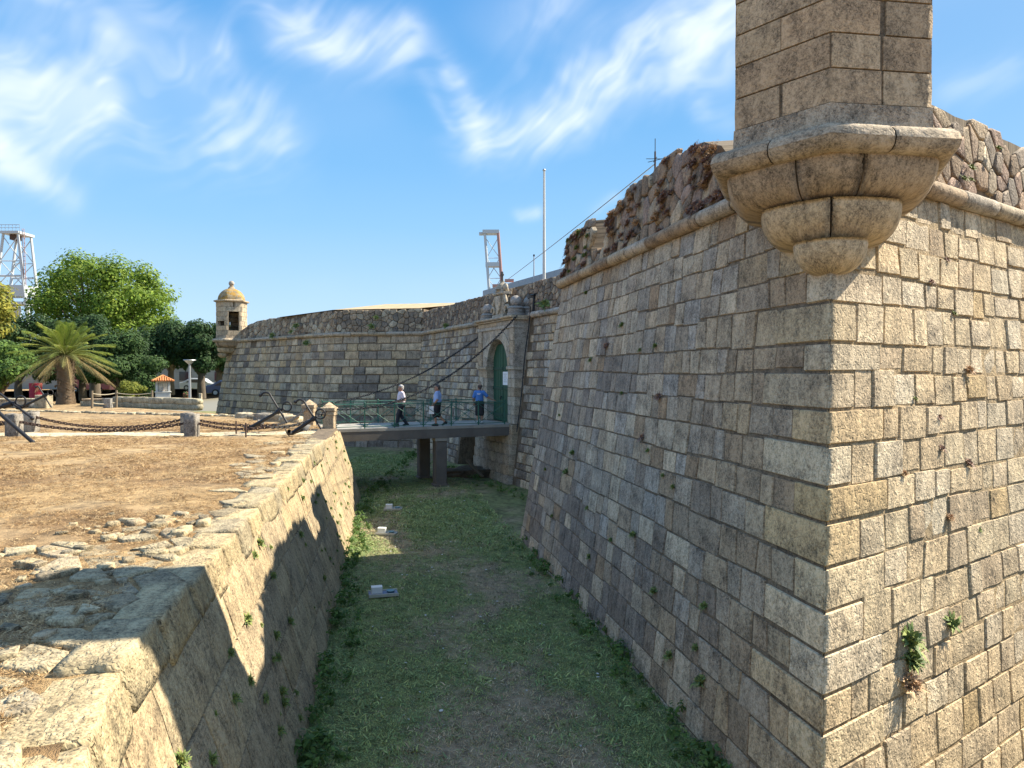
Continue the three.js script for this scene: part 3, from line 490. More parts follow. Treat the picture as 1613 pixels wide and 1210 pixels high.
// ---------------------------------------------------------------- curtain wall with the gate
const W2 = [-0.395, 0.919], U2 = [0.919, 0.395];                       // along the curtain (away), into the fort
const P2 = (s, o = 0) => [0.8 + W2[0] * s - U2[0] * o, 32.5 + W2[1] * s - U2[1] * o];  // o: out from the cordon line
const curtain = thing('curtain_wall', 'straight curtain wall of small weathered blocks either side of the gate', 'wall', V(...[P2(4)[0], WB, P2(4)[1]]));
{
  const r = rng(909), B = 0.9, s0 = -11, s1 = 17.2, h0 = 4.75, h1 = 7.4, yH = -0.45;
  const mk = (a, b, yB, yT) => { const k = (y) => B * (WT - y) / (WT - WB); return prism([P2(a, k(yB) - 0.04), P2(b, k(yB) - 0.04), P2(b, -4), P2(a, -4)], [P2(a, k(yT) - 0.04), P2(b, k(yT) - 0.04), P2(b, -4), P2(a, -4)], yB, yT); };
  const behind = prism([P2(0, -0.75), P2(4.4, -0.75), P2(4.4, -4), P2(0, -4)], [P2(0, -0.75), P2(4.4, -0.75), P2(4.4, -4), P2(0, -4)], -0.1, WT);   // the passage behind the gate stays free
  wpart('wall_core', merge([mk(s0, 0, WB, WT), mk(0, 4.4, WB, -0.1), behind, mk(4.4, h0, WB, WT), mk(h0, h1, yH, WT), mk(h1, s1, WB, WT)]), M.mortar, curtain);
  const f = wallFace(P2(s1), P2(s0), P2(s1, B), P2(s0, B), WT, WB), ys = courses(WB, WT, 0.375, r);
  const tone = (m, y) => { const q = r(), d = fbm(m * 0.5, y * 0.6, 77, 3); if (q < 0.12 + 0.35 * smooth(0.5, 0.66, d)) return jitc(mixc(tones.dark, tones.grey, rr(0.1, 0.5, r)), 0.3, r); return jitc(pick([tones.pale, tones.beige, tones.cool, tones.grey, tones.pale], r), 0.28, r); };
  const list = layBlocks(f, ys, { r, tone, wMin: 0.28, wMax: 0.62, midX: 1, midY: 1, gap: 0.012, bev: 0.03, proud: 0.02, rough: 0.02,
    skip: (a, b, y0, y1) => { const u0 = s1 - b, u1 = s1 - a; return (u1 > -0.05 && u0 < 4.45 && y1 < 6) || (u1 > h0 && u0 < h1 && y0 < yH); } });
  hang(list, 300, 'stone_block', 'masonry', M.granite, curtain);
  const cp = (s) => { const p = P2(s, 0.06); return V(p[0], CORDON, p[1]); };
  moulding([cp(s0), cp(-0.15)], 0.13, 1.2, r, () => jitc(pick([tones.grey, tones.cool], r), 0.3, r), curtain);
  moulding([cp(4.6), cp(s1)], 0.13, 1.2, r, () => jitc(pick([tones.grey, tones.beige], r), 0.3, r), curtain);
  const rt = [[.27, .21, .165], [.22, .175, .14], [.33, .27, .21], [.16, .14, .125], [.38, .32, .25]];
  const L = s1 - s0;
  parapet(curtain, P2(s1, -0.06), P2(s0, -0.06), CORDON + 0.04, (u) => (u > 22.6 ? 0.95 : 1.42) + (fbm(u * 1.3, 2, 8, 3) - 0.5) * 0.1, 1.0, r, { side: -1, step: 0.24, hMax: 1.8, tones: rt, proud: 0.04, most: 240, lean: 0.05, rise: 0.05 });  // hidden end of the parapet lowered to let more sun onto the moat floor
  wpart('wall_walk', prism([P2(s0, -0.8), P2(s1, -0.8), P2(s1, -4), P2(s0, -4)], [P2(s0, -0.8), P2(s1, -0.8), P2(s1, -4), P2(s0, -4)], WT + 0.01, CORDON + 0.3), M.sand, curtain);
}
// slot in the parapet for the drawbridge chain, a dark iron strap and a cable down the wall
const TURN = Math.atan2(-0.919, 0.395);     // local x: to the right when facing the gate, z: out from the wall
const G0 = V(P2(0, 0.75)[0], 0, P2(0, 0.75)[1]);
const inGate = (x, y, z) => new THREE.Vector3(x, y, z).applyAxisAngle(new THREE.Vector3(0, 1, 0), TURN).add(G0);
single('iron_strap', merge([bar(inGate(-.1 + .5, 4.95, -0.72), inGate(-.1 + .5, 5.75, -0.76), 0.045), bar(inGate(.25, 5.7, -.7), inGate(.55, 5.7, -.72), 0.06)]), M.iron, 'dark iron strap on the rubble parapet right of the gate', 'strap');
single('wall_cable', tube([inGate(.42, 5.2, -.58), inGate(.36, 4.5, -.55), inGate(.30, 3.0, -.36), inGate(.32, 1.4, -.2), inGate(.30, -.3, .02)], 0.028, 6, 30), M.iron, 'black cable running down the curtain wall beside the gate', 'cable');

// the gate: frontispiece of dressed stone with an arched doorway
const gate = thing('gate_portal', 'pale dressed stone gate portal with arched doorway, coat of arms and stone balls', 'portal', G0, TURN);
{
  const r = rng(313), Wd = 4.45, cx = -2.05, R = 1.27, yS = 2.42, D = 0.9, c0 = [.47, .41, .33];
  const tone = () => jitc(pick([c0, [.50, .45, .37], [.42, .38, .33], [.45, .37, .27]], r), 0.2, r);
  const blk = (x0, x1, y0, y1, z0, z1, name = 'ashlar_block', b = 0.014) => part(name, paint(cbox(x1 - x0 - 0.008, y1 - y0 - 0.008, z1 - z0, (x0 + x1) / 2, (y0 + y1) / 2, (z0 + z1) / 2, b), tone()), M.smoothStone, gate);
  const xr = 0.0, xl = -Wd, dl = cx - R, dr = cx + R;
  // foot of the portal under the bridge
  for (let k = 0; k < 6; k++) { const y0 = -2.72 + k * 0.45; let x = xl; while (x < xr - 0.05) { const w = Math.min(rr(0.6, 1.0, r), xr - x), x1 = xr - (x + w) < 0.3 ? xr : x + w; blk(x, x1, y0, y0 + 0.45, -D, 0.12 + (5 - k) * 0.045, 'foundation_block'); x = x1; } }
  // piers beside the door: courses of blocks, each returning to the wall
  const rows = 6;
  for (let k = 0; k < rows; k++) {
    const y0 = k * yS / rows, y1 = y0 + yS / rows;
    for (const [a, b] of [[xl, dl], [dr, xr]]) { const m = lerp(a, b, k % 2 ? 0.42 : 0.6); blk(a, m, y0, y1, -D, k % 2 ? 0 : 0.012); blk(m, b, y0, y1, -D, k % 2 ? 0.012 : 0); }
  }
  for (const [a, b] of [[xl - 0.05, dl + 0.0], [dr - 0.0, xr + 0.05]]) blk(a, b, yS, yS + 0.16, -D, 0.09, 'impost', 0.03);
  // arch stones
  const n = 11, y1 = yS + 0.16, yArch = y1;
  for (let k = 0; k < n; k++) {
    const t0 = Math.PI * k / n + 0.006, t1 = Math.PI * (k + 1) / n - 0.006, Ro = k === (n - 1) / 2 ? 1.82 : 1.74, s = new THREE.Shape();
    s.moveTo(Math.cos(t0) * R, Math.sin(t0) * R); for (let i = 1; i <= 4; i++) { const t = lerp(t0, t1, i / 4); s.lineTo(Math.cos(t) * R, Math.sin(t) * R); } s.lineTo(Math.cos(t1) * Ro, Math.sin(t1) * Ro); s.lineTo(Math.cos(t0) * Ro, Math.sin(t0) * Ro); s.closePath();
    part('arch_stone', paint(new THREE.ExtrudeGeometry(s, { depth: D - 0.02, bevelEnabled: true, bevelSize: 0.008, bevelThickness: 0.012, bevelSegments: 1 }).translate(cx, yArch, -D + 0.03), tone()), M.smoothStone, gate);
  }
  // wall round the arch up to the entablature
  const yTop = 4.28;
  for (const sgn of [-1, 1]) {
    const e = sgn < 0 ? xl : xr, s = new THREE.Shape(), Ro = 1.745;
    s.moveTo(e - cx, 0); s.lineTo(e - cx, yTop - yArch); s.lineTo(0, yTop - yArch); s.lineTo(0, Ro); for (let i = 1; i <= 10; i++) { const t = Math.PI / 2 - sgn * 0 - i / 10 * Math.PI / 2, x = Math.cos(t) * Ro * sgn, y = Math.sin(t) * Ro; s.lineTo(x, Math.max(0, y)); } s.closePath();
    part('spandrel', paint(new THREE.ExtrudeGeometry(s, { depth: D - 0.04, bevelEnabled: false }).translate(cx, yArch + 0.002, -D + 0.02), tone()), M.smoothStone, gate);
  }
  // pilaster strips on the outer edges
  for (const [a, b] of [[xl + 0.02, xl + 0.5], [xr - 0.5, xr - 0.02]]) for (let k = 0; k < 3; k++) blk(a, b, yS + 0.17 + k * 0.56, yS + 0.165 + (k + 1) * 0.56, -0.2, 0.05, 'pilaster_block');
  // entablature
  blk(xl - 0.02, xr + 0.02, yTop, yTop + 0.16, -D, 0.06, 'architrave'); blk(xl - 0.01, cx, yTop + 0.16, yTop + 0.36, -D, 0.03, 'frieze'); blk(cx, xr + 0.01, yTop + 0.16, yTop + 0.36, -D, 0.03, 'frieze');
  for (let k = 0; k < 4; k++) { const a = lerp(xl - 0.1, xr + 0.1, k / 4), b = lerp(xl - 0.1, xr + 0.1, (k + 1) / 4); blk(a, b, yTop + 0.36, yTop + 0.44, -D, 0.13, 'cornice_stone', 0.02); blk(a, b, yTop + 0.44, yTop + 0.56, -D, 0.24, 'cornice_stone', 0.04); }
  // door leaves, fanlight board, wicket and notice
  part('passage_back', box(R * 2 + 0.3, 4.2, 0.1, cx, 2, -D - 0.45), M.concreteDark, gate);
  const leafL = part('door_leaf', cbox(R - 0.03, 3.62, 0.09, cx - R / 2, 1.82, -0.38, 0.01), M.door, gate), leafR = part('door_leaf', cbox(R - 0.03, 3.62, 0.09, cx + R / 2, 1.82, -0.38, 0.01), M.door, gate);
  for (const [leaf, x] of [[leafL, cx - R / 2], [leafR, cx + R / 2]]) { for (let k = 0; k < 4; k++) part('door_board', cbox(0.27, 3.55, 0.02, x - 0.45 + k * 0.3, 1.82, -0.325, 0.008), M.door, leaf); for (const y of [0.3, 1.55, 2.48]) part('door_rail', cbox(R - 0.06, 0.14, 0.03, x, y, -0.305, 0.01), M.doorDark, leaf); }
  part('door_handle', merge([cyl(0.03, 0.03, 0.05, 8).rotateX(Math.PI / 2).translate(cx - 0.2, 1.15, -0.28), new THREE.TorusGeometry(0.06, 0.012, 6, 12).translate(cx - 0.2, 1.08, -0.26)]), M.iron, leafL);
  const sheet = part('notice', box(0.62, 0.62, 0.006, cx + 0.35, 2.02, -0.282), M.paper, gate);
  for (let k = 0; k < 5; k++) part('printed_line', box(0.42 - (k % 2) * 0.1, 0.03, 0.002, cx + 0.33, 2.22 - k * 0.09, -0.2775), M.steel, sheet);
  // emblem carved on the left pier
  { const s = new THREE.Shape(); s.moveTo(-.2, .28); s.lineTo(.2, .28); s.lineTo(.2, -.05); s.quadraticCurveTo(.18, -.25, 0, -.34); s.quadraticCurveTo(-.18, -.25, -.2, -.05); s.closePath();
    const em = part('emblem', paint(new THREE.ExtrudeGeometry(s, { depth: 0.04, bevelEnabled: true, bevelSize: 0.02, bevelThickness: 0.02, bevelSegments: 2 }).translate(xl + 0.5, 1.75, 0.02), [.55, .5, .42]), M.smoothStone, gate);
    part('emblem_band', paint(box(0.34, 0.07, 0.03).rotateZ(-0.7).translate(xl + 0.5, 1.74, 0.09), [.3, .26, .2]), M.smoothStone, em); part('emblem_scroll', paint(merge([0, 1, 2].map((k) => new THREE.SphereGeometry(0.07, 8, 6).translate(xl + 0.36 + k * 0.14, 1.3, 0.03))), [.4, .36, .3]), M.smoothStone, em); }
  // crowning: coat of arms between balls on pedestals
  const yT = yTop + 0.565;
  const ped = (x, z, s = 1) => { const p = part('pedestal', paint(merge([cyl(0.42, 0.44, 0.1, 8, x, yT + 0.05, z), cyl(0.38, 0.38, 0.22 * s, 8, x, yT + 0.1 + 0.11 * s, z), cyl(0.30, 0.42, 0.1, 8, x, yT + 0.15 + 0.22 * s, z)]).rotateY(0), [.33, .31, .29]), M.smoothStone, gate); part('stone_ball', paint(new THREE.SphereGeometry(0.26, 20, 14).translate(x, yT + 0.2 + 0.22 * s + 0.22, z), [.36, .34, .33]), M.smoothStone, p); };
  ped(-0.42, -0.25); ped(-0.5, -0.95); ped(-3.95, -0.3, 0.6);
  const coat = part('coat_of_arms', paint(merge([cbox(1.3, 0.14, 0.5, cx, yT + 0.07, -0.25, 0.03), cbox(0.95, 0.95, 0.34, cx, yT + 0.6, -0.27, 0.05), cbox(1.25, 0.12, 0.5, cx, yT + 1.13, -0.26, 0.04), cbox(0.8, 0.12, 0.4, cx, yT + 1.25, -0.26, 0.04)]), [.44, .39, .32]), M.smoothStone, gate);
  { const s = new THREE.Shape(); s.moveTo(-.3, .36); s.lineTo(.3, .36); s.quadraticCurveTo(.34, -.1, 0, -.4); s.quadraticCurveTo(-.34, -.1, -.3, .36);
    const sh = part('shield', paint(new THREE.ExtrudeGeometry(s, { depth: 0.05, bevelEnabled: true, bevelSize: 0.03, bevelThickness: 0.03, bevelSegments: 2 }).translate(cx, yT + 0.62, -0.08), [.5, .45, .37]), M.smoothStone, coat); }
  for (const sg of [-1, 1]) {
    const pts = []; for (let i = 0; i <= 26; i++) { const t = i / 26, a = t * 4.6, q = lerp(0.26, 0.07, t); pts.push(new THREE.Vector3(cx + sg * (0.78 + Math.cos(a) * q * 1.0), yT + 0.32 + Math.sin(a) * q, -0.15)); }
    part('scroll', paint(merge([tube(pts, 0.075, 8, 40), tube([new THREE.Vector3(cx + sg * 0.5, yT + 1.05, -0.18), new THREE.Vector3(cx + sg * 0.68, yT + 0.8, -0.15), new THREE.Vector3(cx + sg * 0.8, yT + 0.62, -0.15)], 0.09, 8, 14)]), [.47, .42, .34]), M.smoothStone, coat);
    part('crown_leaf', paint(new THREE.SphereGeometry(0.16, 10, 8).scale(1, 1.2, 0.8).translate(cx + sg * 0.42, yT + 1.4, -0.25), [.45, .4, .33]), M.smoothStone, coat);
  }
  part('crown', paint(merge([cyl(0.24, 0.34, 0.2, 10, cx, yT + 1.41, -0.26), cyl(0.12, 0.24, 0.14, 10, cx, yT + 1.58, -0.26), cyl(0.1, 0.1, 0.1, 8, cx, yT + 1.68, -0.26)]), [.38, .34, .28]), M.smoothStone, coat);
  part('cross', paint(merge([cbox(0.09, 0.44, 0.09, cx, yT + 1.94, -0.26, 0.015), cbox(0.28, 0.09, 0.085, cx, yT + 2.0, -0.26, 0.015)]), [.12, .11, .10]), M.smoothStone, coat);
}

// ---------------------------------------------------------------- far bastion
const farBastion = thing('bastion', 'far bastion of pale worn blocks beyond the bridge', 'bastion', V(-15, WB, 58));
const K = [-5.9, 48.1], FS = [-12.0, 49.4], FF = [-23.6, 60.9], FX = [-20, 74];
{
  const r = rng(717), B = 1.15, n1 = [-0.208, -0.978], n2 = [-0.673, -0.74], n3 = [-0.94, 0.335];
  const meet = (p, a, b) => { const d = a[0] * b[1] - a[1] * b[0]; return [p[0] + B * (b[1] - a[1]) / d, p[1] + B * (a[0] - b[0]) / d]; };
  const Kb = [K[0] - .25 * 1, K[1] - 1.1], FSb = meet(FS, n1, n2), FFb = meet(FF, n2, n3), FXb = [FX[0] + n3[0] * B, FX[1] + n3[1] * B];
  const ins = (p, q, k) => [p[0] + q[0] * k, p[1] + q[1] * k];
  wpart('wall_core', prism([ins(Kb, n1, -.05), ins(FSb, n2, -.05), ins(FFb, [-.75, -.2], -.09), ins(FXb, n3, -.05), [4, 74], [4, 50]], [ins(K, n1, -.05), ins(FS, n2, -.05), ins(FF, [-.75, -.2], -.09), ins(FX, n3, -.05), [4, 74], [4, 50]], WB, WT), M.mortar, farBastion);
  const f1 = wallFace(FS, K, FSb, Kb, WT, WB), f2 = wallFace(FF, FS, FFb, FSb, WT, WB), f3 = wallFace(FX, FF, FXb, FFb, WT, WB), ys = courses(WB, WT, 0.52, r);
  const tone = (dk) => (m, y) => { const q = r(), d = fbm(m * 0.3, y * 0.5, 99, 3); if (q < dk + 0.4 * smooth(0.5, 0.64, d) * smooth(4.5, -1, y)) return jitc(mixc(tones.dark, tones.grey, rr(0.1, 0.6, r)), 0.3, r); return jitc(mixc(pick([tones.pale, tones.beige, tones.warm, tones.grey, tones.pale], r), tones.warm, 0.25), 0.3, r); };
  const o = { r, wMin: 0.45, wMax: 1.0, midX: 1, midY: 1, gap: 0.016, bev: 0.03, proud: 0.03, rough: 0.02 };
  const hole = (a, b, y0, y1) => a < 4.9 && b > 4.45 && y0 > 3.75 && y0 < 4.3;
  const list = [...layBlocks(f2, ys, { ...o, tone: tone(0.12), skip: hole }), ...layBlocks(f1, ys, { ...o, wMin: 0.6, wMax: 1.4, tone: tone(0.42) }), ...layBlocks(f3, ys, { ...o, tone: tone(0.1) }).map((b) => ({ ...b, k: 0.02 }))];
  hang(list, 300, 'stone_block', 'masonry', M.granite, farBastion);
  const cp = (p, n) => V(p[0] + n[0] * 0.06, CORDON, p[1] + n[1] * 0.06), mid = [(n1[0] + n2[0]) / 2, (n1[1] + n2[1]) / 2];
  moulding([cp(K, n1), cp(FS, mid), cp(FF, [-.9, -.4]), cp(FX, n3)], 0.14, 1.3, r, () => jitc(pick([tones.grey, tones.beige], r), 0.3, r), farBastion);
  const rt = [[.33, .265, .195], [.28, .225, .17], [.39, .32, .24], [.22, .19, .16], [.44, .38, .29]], yP = CORDON + 0.05;
  const prof = (u) => { const pts = [[0, .7], [1.3, .75], [3.0, 1.2], [4.6, 1.52], [11, 1.6], [17.2, 1.62]]; for (let i = 1; i < pts.length; i++) if (u <= pts[i][0]) return lerp(pts[i - 1][1], pts[i][1], (u - pts[i - 1][0]) / (pts[i][0] - pts[i - 1][0])) + (fbm(u * 1.2, 3, 6, 3) - 0.5) * 0.1; return 1.6; };
  parapet(farBastion, ins(FF, [.3, .9], .3), ins(FS, mid, -.1), yP, prof, 3.4, r, { side: -1, step: 0.33, hMax: 2, tones: rt, proud: 0.05, most: 150, rise: 0.0, lean: 0.1 });
  parapet(farBastion, ins(FS, mid, -.1), ins(K, n1, -.1), yP, (u) => 1.6 + (fbm(u * 1.2, 9, 6, 3) - 0.5) * 0.1, 3.4, r, { side: -1, step: 0.33, hMax: 2, tones: rt, proud: 0.05, most: 90, rise: 0.0, lean: 0.1 });
  // sloping earth top of the thick parapet
  const mb = new MB(), out = [[-17.5, 54.9], [-12.2, 49.9], [-6.2, 48.6], [-1.0, 39.2]], inn = [[-13.2, 59.5], [-9.6, 55.5], [-2.0, 53.4], [3.4, 41.0]], yo = [6.42, 6.55, 6.55, 6.35], yi = [6.6, 7.45, 7.4, 6.4];
  for (let k = 0; k < 2; k++) { const q = [[out[k], yo[k]], [out[k + 1], yo[k + 1]], [inn[k + 1], yi[k + 1]], [inn[k], yi[k]]].map(([p, y]) => mb.v(V(p[0], y, p[1]), undefined, p[0], p[1])); mb.q(...q); const w = [[inn[k], yi[k]], [inn[k + 1], yi[k + 1]], [inn[k + 1], 4], [inn[k], 4]].map(([p, y]) => mb.v(V(p[0], y, p[1]), undefined, p[0], y)); mb.q(...w); }
  wpart('sloping_top', mb.geo(), M.sand, farBastion);
}
turret('sentry_turret', 'small distant sentry turret with orange lichened dome and ball on the far bastion', [-23.2, 60.5], 4.88, -0.86, -0.5, { seed: 62, tones: [[.47, .385, .275], [.50, .42, .31], [.43, .36, .27]], c2: [-23.5, 60.3], c3: [-23.8, 60.1], open: (k, j) => (k === 1 && j > 0 && j < 5) || (k === 0 && j === 2) });

// ---------------------------------------------------------------- moat floor, terrace, far ground
const MOAT = -2.6;
const edgePts = [[0.75, 0.6], [1.5, -0.8], [2.6, -1.65], [3.75, -2.29], [4.65, -2.61], [5.52, -2.84], [7.2, -3.18], [8.23, -3.41], [10.9, -3.86], [15.1, -4.56], [28.9, -6.9], [31.9, -8.1], [36, -11.6], [41.5, -17], [46, -22.5], [53, -31], [80, -60]];  // [Z, X] of the terrace edge
function edgeX(Z) { for (let i = 1; i < edgePts.length; i++) if (Z <= edgePts[i][0]) { const a = edgePts[i - 1], b = edgePts[i]; return lerp(a[1], b[1], (Z - a[0]) / (b[0] - a[0])); } return -60; }
const groundY = (X, Z) => { const base = 0.26 * (1 - smooth(19, 27.5, Z)); return base + (fbm(X * 0.35 + 50, Z * 0.35 + 50, 4, 4) - 0.5) * 0.16 * smooth(46, 20, Z) + (fbm(X * 1.7, Z * 1.7, 14, 3) - 0.5) * 0.05; };
const moatY = (X, Z) => MOAT - 1.95 * smooth(2.9, 5.0, X + (Z - 7) * 0.19) * smooth(18, 14, Z) + (fbm(X * 0.4 + 9, Z * 0.4 + 20, 6, 4) - 0.5) * 0.14 + (fbm(X * 2 + 9, Z * 2, 16, 3) - 0.5) * 0.04;
// bare, straw and green patches: how green the moat turf is at a place
const turfGreen = (X, Z) => smooth(0.34, 0.60, fbm(X * 0.45 + 7, Z * 0.3 + 3, 23, 4) * 0.7 + fbm(X * 2.2, Z * 1.4, 29, 3) * 0.3 + 0.10 * smooth(1.2, 2.2, Math.abs(X + 0.17 * (Z - 9) + 0.25)));
function sheet(rows, cols, at, name, label, mat) {
  const mb = new MB(), id = rows.map((a) => cols.map((b) => { const [p, c, u, v] = at(a, b); return mb.v(p, c, u, v); }));
  for (let i = 0; i + 1 < rows.length; i++) for (let j = 0; j + 1 < cols.length; j++) mb.q(id[i][j], id[i][j + 1], id[i + 1][j + 1], id[i + 1][j]);
  const m = shade(new THREE.Mesh(mb.geo(), mat)); m.name = name; tag(m, label, null, null, 'structure'); scene.add(m); return m;
}
const steps = (a, b, d, grow = 1) => { const o = [a]; let x = a; while (x < b) { x += d; d *= grow; o.push(Math.min(x, b)); } return o; };
const dry = [.48, .33, .165], dry2 = [.30, .185, .085], dust = [.55, .405, .235];
sheet(steps(-30, 26, 0.5).concat(steps(26.3, 420, 0.5, 1.06)), steps(0, 14, 0.3).concat(steps(14.3, 260, 0.5, 1.12)), (Z, d) => {
  const far = Z < 0.75 ? 40 : edgeX(Z) - 0.12, X = Z < 0.75 && d === 0 ? 40 : Z < 0.75 ? 0.6 - d : far - d;
  const k = fbm(X * 0.5, Z * 0.5, 33, 5), path = smooth(0.35, 0.0, Math.abs(Z - (26.6 + (X + 8) * -0.02)) - 0.85) * (X < -7.2 ? 1 : 0), farDust = smooth(33, 38, Z + fbm(X * 0.3, Z * 0.3, 3, 3) * 4 - 2);
  let c = mixc(mixc(dry, dry2, smooth(0.42, 0.62, k)), dust, 0.55 * smooth(0.55, 0.7, fbm(X * 0.9, Z * 0.9, 37, 4)));
  c = mixc(c, dust, farDust * 0.35 + path * 0.5);
  return [V(X, groundY(X, Z) - (d < 0.5 ? 0.03 : 0), Z), c, X, Z];
}, 'ground', 'dry straw coloured terrace ground left of the moat', M.earth);
sheet(steps(-12, 50, 0.35).concat(steps(50.5, 90, 1)), steps(-60, -14, 2).concat(steps(-13.6, 6, 0.3), steps(7, 40, 1.5)), (Z, X) => {
  const g = turfGreen(X, Z), c = mixc([.40, .32, .22], [.24, .27, .11], g);
  return [V(X, moatY(X, Z), Z), c, X, Z];
}, 'moat_floor', 'grassy floor of the dry moat', M.earth);
{ // the ground that goes on behind the viewer to the right of the corner, and the land far behind the fort
  const mb = new MB(), a = [[0.55, 0.75], [2.5, 0.8], [5.66, 2.77], [12, 6.8], [40, 24.7], [60, -30], [-30, -30], [-30, 0.7]].map(([X, Z]) => mb.v(V(X, 0.22, Z), dry, X, Z));
  for (let i = 1; i + 1 < a.length; i++) mb.t(a[0], a[i], a[i + 1]);
  const m = shade(new THREE.Mesh(mb.geo(), M.earth)); m.name = 'ground_behind'; tag(m, 'dry ground behind the moat corner', null, null, 'structure'); scene.add(m);
  const far = shade(new THREE.Mesh(paint(new THREE.PlaneGeometry(4000, 4000, 1, 1).rotateX(-Math.PI / 2).translate(0, -3.4, 0), [.2, .19, .15]), M.plain)); far.name = 'terrain'; tag(far, 'flat land reaching to the horizon', null, null, 'structure'); scene.add(far);
}

// ---------------------------------------------------------------- counterscarp: the moat's outer wall with its coping
const scarp = thing('counterscarp_wall', 'rough sloping moat wall on the terrace side with lit top stones', 'wall', V(-4.5, MOAT, 14));
{
  const r = rng(4040), topY = 0.24, path = [], zs = [0.76, 1.5, 2.6, 3.75, 4.65, 5.52, 7.2, 8.23, 10.9, 15.1, 20, 24.5, 28.9];
  const bat = 0.92, lip = 0.02;
  for (const Z of zs) path.push([edgeX(Z), Z]);
  const tone = (m, y) => jitc(pick([[.385, .305, .19], [.41, .325, .205], [.35, .28, .185]], r), 0.2, r);
  const list = [], foot = path.map((p, i) => { const a = path[Math.max(0, i - 1)], b = path[Math.min(path.length - 1, i + 1)], l = Math.hypot(b[0] - a[0], b[1] - a[1]); return [p[0] + (b[1] - a[1]) / l * bat, p[1] - (b[0] - a[0]) / l * bat]; });
  const yB = MOAT - 0.12, yT = topY - 0.26, core = [], ysC = courses(yB, yT, 0.62, r);
  for (let i = 0; i + 1 < path.length; i++) {
    const f = wallFace(path[i], path[i + 1], foot[i], foot[i + 1], topY, yB);
    list.push(...layBlocks(f, ysC, { r, tone, wMin: 0.6, wMax: 1.7, gap: 0.004, bev: 0.010, proud: 0.008, rough: 0.03, midX: 4, midY: 2, tilt: 0.4 }));
    core.push(prism([foot[i], foot[i + 1], [path[i + 1][0] - 0.7, path[i + 1][1]], [path[i][0] - 0.7, path[i][1]]].map((p, k) => k < 2 ? [p[0] - 0.045, p[1]] : p), [path[i], path[i + 1], [path[i + 1][0] - 0.7, path[i + 1][1]], [path[i][0] - 0.7, path[i][1]]].map((p, k) => k < 2 ? [p[0] - 0.045, p[1]] : p), yB, topY - 0.13));
  }
  // end of the wall at the bridge, then on beyond it along the far moat
  const cont = [[-6.9, 28.9], [-8.1, 31.9], [-11.6, 36], [-17, 41.5], [-22.5, 46], [-31, 53]], e = wallFace([-6.9, 28.9], [-9.2, 29.9], [-6.0, 29.1], [-8.6, 30.6], topY, yB);
  list.push(...layBlocks(e, ysC, { r, tone, wMin: 0.5, wMax: 1.0, gap: 0.006, bev: 0.015, proud: 0.01, rough: 0.02 }));
  core.push(prism([[-6.05, 28.9], [-8.6, 30.5], [-9.4, 29.8], [-7.6, 28.9]], [[-6.95, 28.9], [-9.1, 29.9], [-9.4, 29.8], [-7.6, 28.9]], yB, topY - 0.2));
  for (let i = 1; i + 1 < cont.length; i++) core.push(prism([[cont[i][0] + 0.3, cont[i][1] - 0.1], [cont[i + 1][0] + 0.3, cont[i + 1][1] - 0.1], [cont[i + 1][0] - 0.6, cont[i + 1][1] - 0.6], [cont[i][0] - 0.6, cont[i][1] - 0.6]], [[cont[i][0], cont[i][1]], [cont[i + 1][0], cont[i + 1][1]], [cont[i + 1][0] - 0.6, cont[i + 1][1] - 0.6], [cont[i][0] - 0.6, cont[i][1] - 0.6]], yB, -0.08));
  wpart('wall_core', merge(core), M.mortar, scarp);
  hang(list, 300, 'stone_block', 'masonry', M.rubble, scarp);
  // coping stones along the lip
  let Z = 0.9; const cop = [];
  while (Z < 29.1) {
    const len = rr(0.62, 1.25, r), w = rr(0.42, 0.72, r), h = rr(0.34, 0.42, r), Zm = Z + len / 2, X = edgeX(Zm), a = Math.atan2(edgeX(Z + len) - edgeX(Z), len);
    const g = rock(w, h, len * 1.0, r, jitc(pick([[.41, .335, .205], [.38, .32, .205], [.44, .355, .215], [.35, .30, .205]], r), 0.14, r), 6, 0.055, 0.04);
    { const q = g.attributes.position; for (let i = 0; i < q.count; i++) if (q.getX(i) > 0) q.setX(i, q.getX(i) - (q.getY(i) - h * 0.5) * 0.3 * 1.0 - 0.04); }
    g.rotateZ(rr(-0.05, 0.02, r)).rotateY(-a + rr(-0.04, 0.04, r)).translate(X - w / 2 + 0.04, groundY(X - 0.4, Zm) + 0.0 - h / 2 + rr(-0.015, 0.025, r), -Zm);
    cop.push({ geo: g, at: V(X, 0.2, Zm), size: len * 0.4 }); Z += len + 0.015;
  }
  hang(cop, 300, 'coping_stone', 'coping', M.rubble, scarp);
}
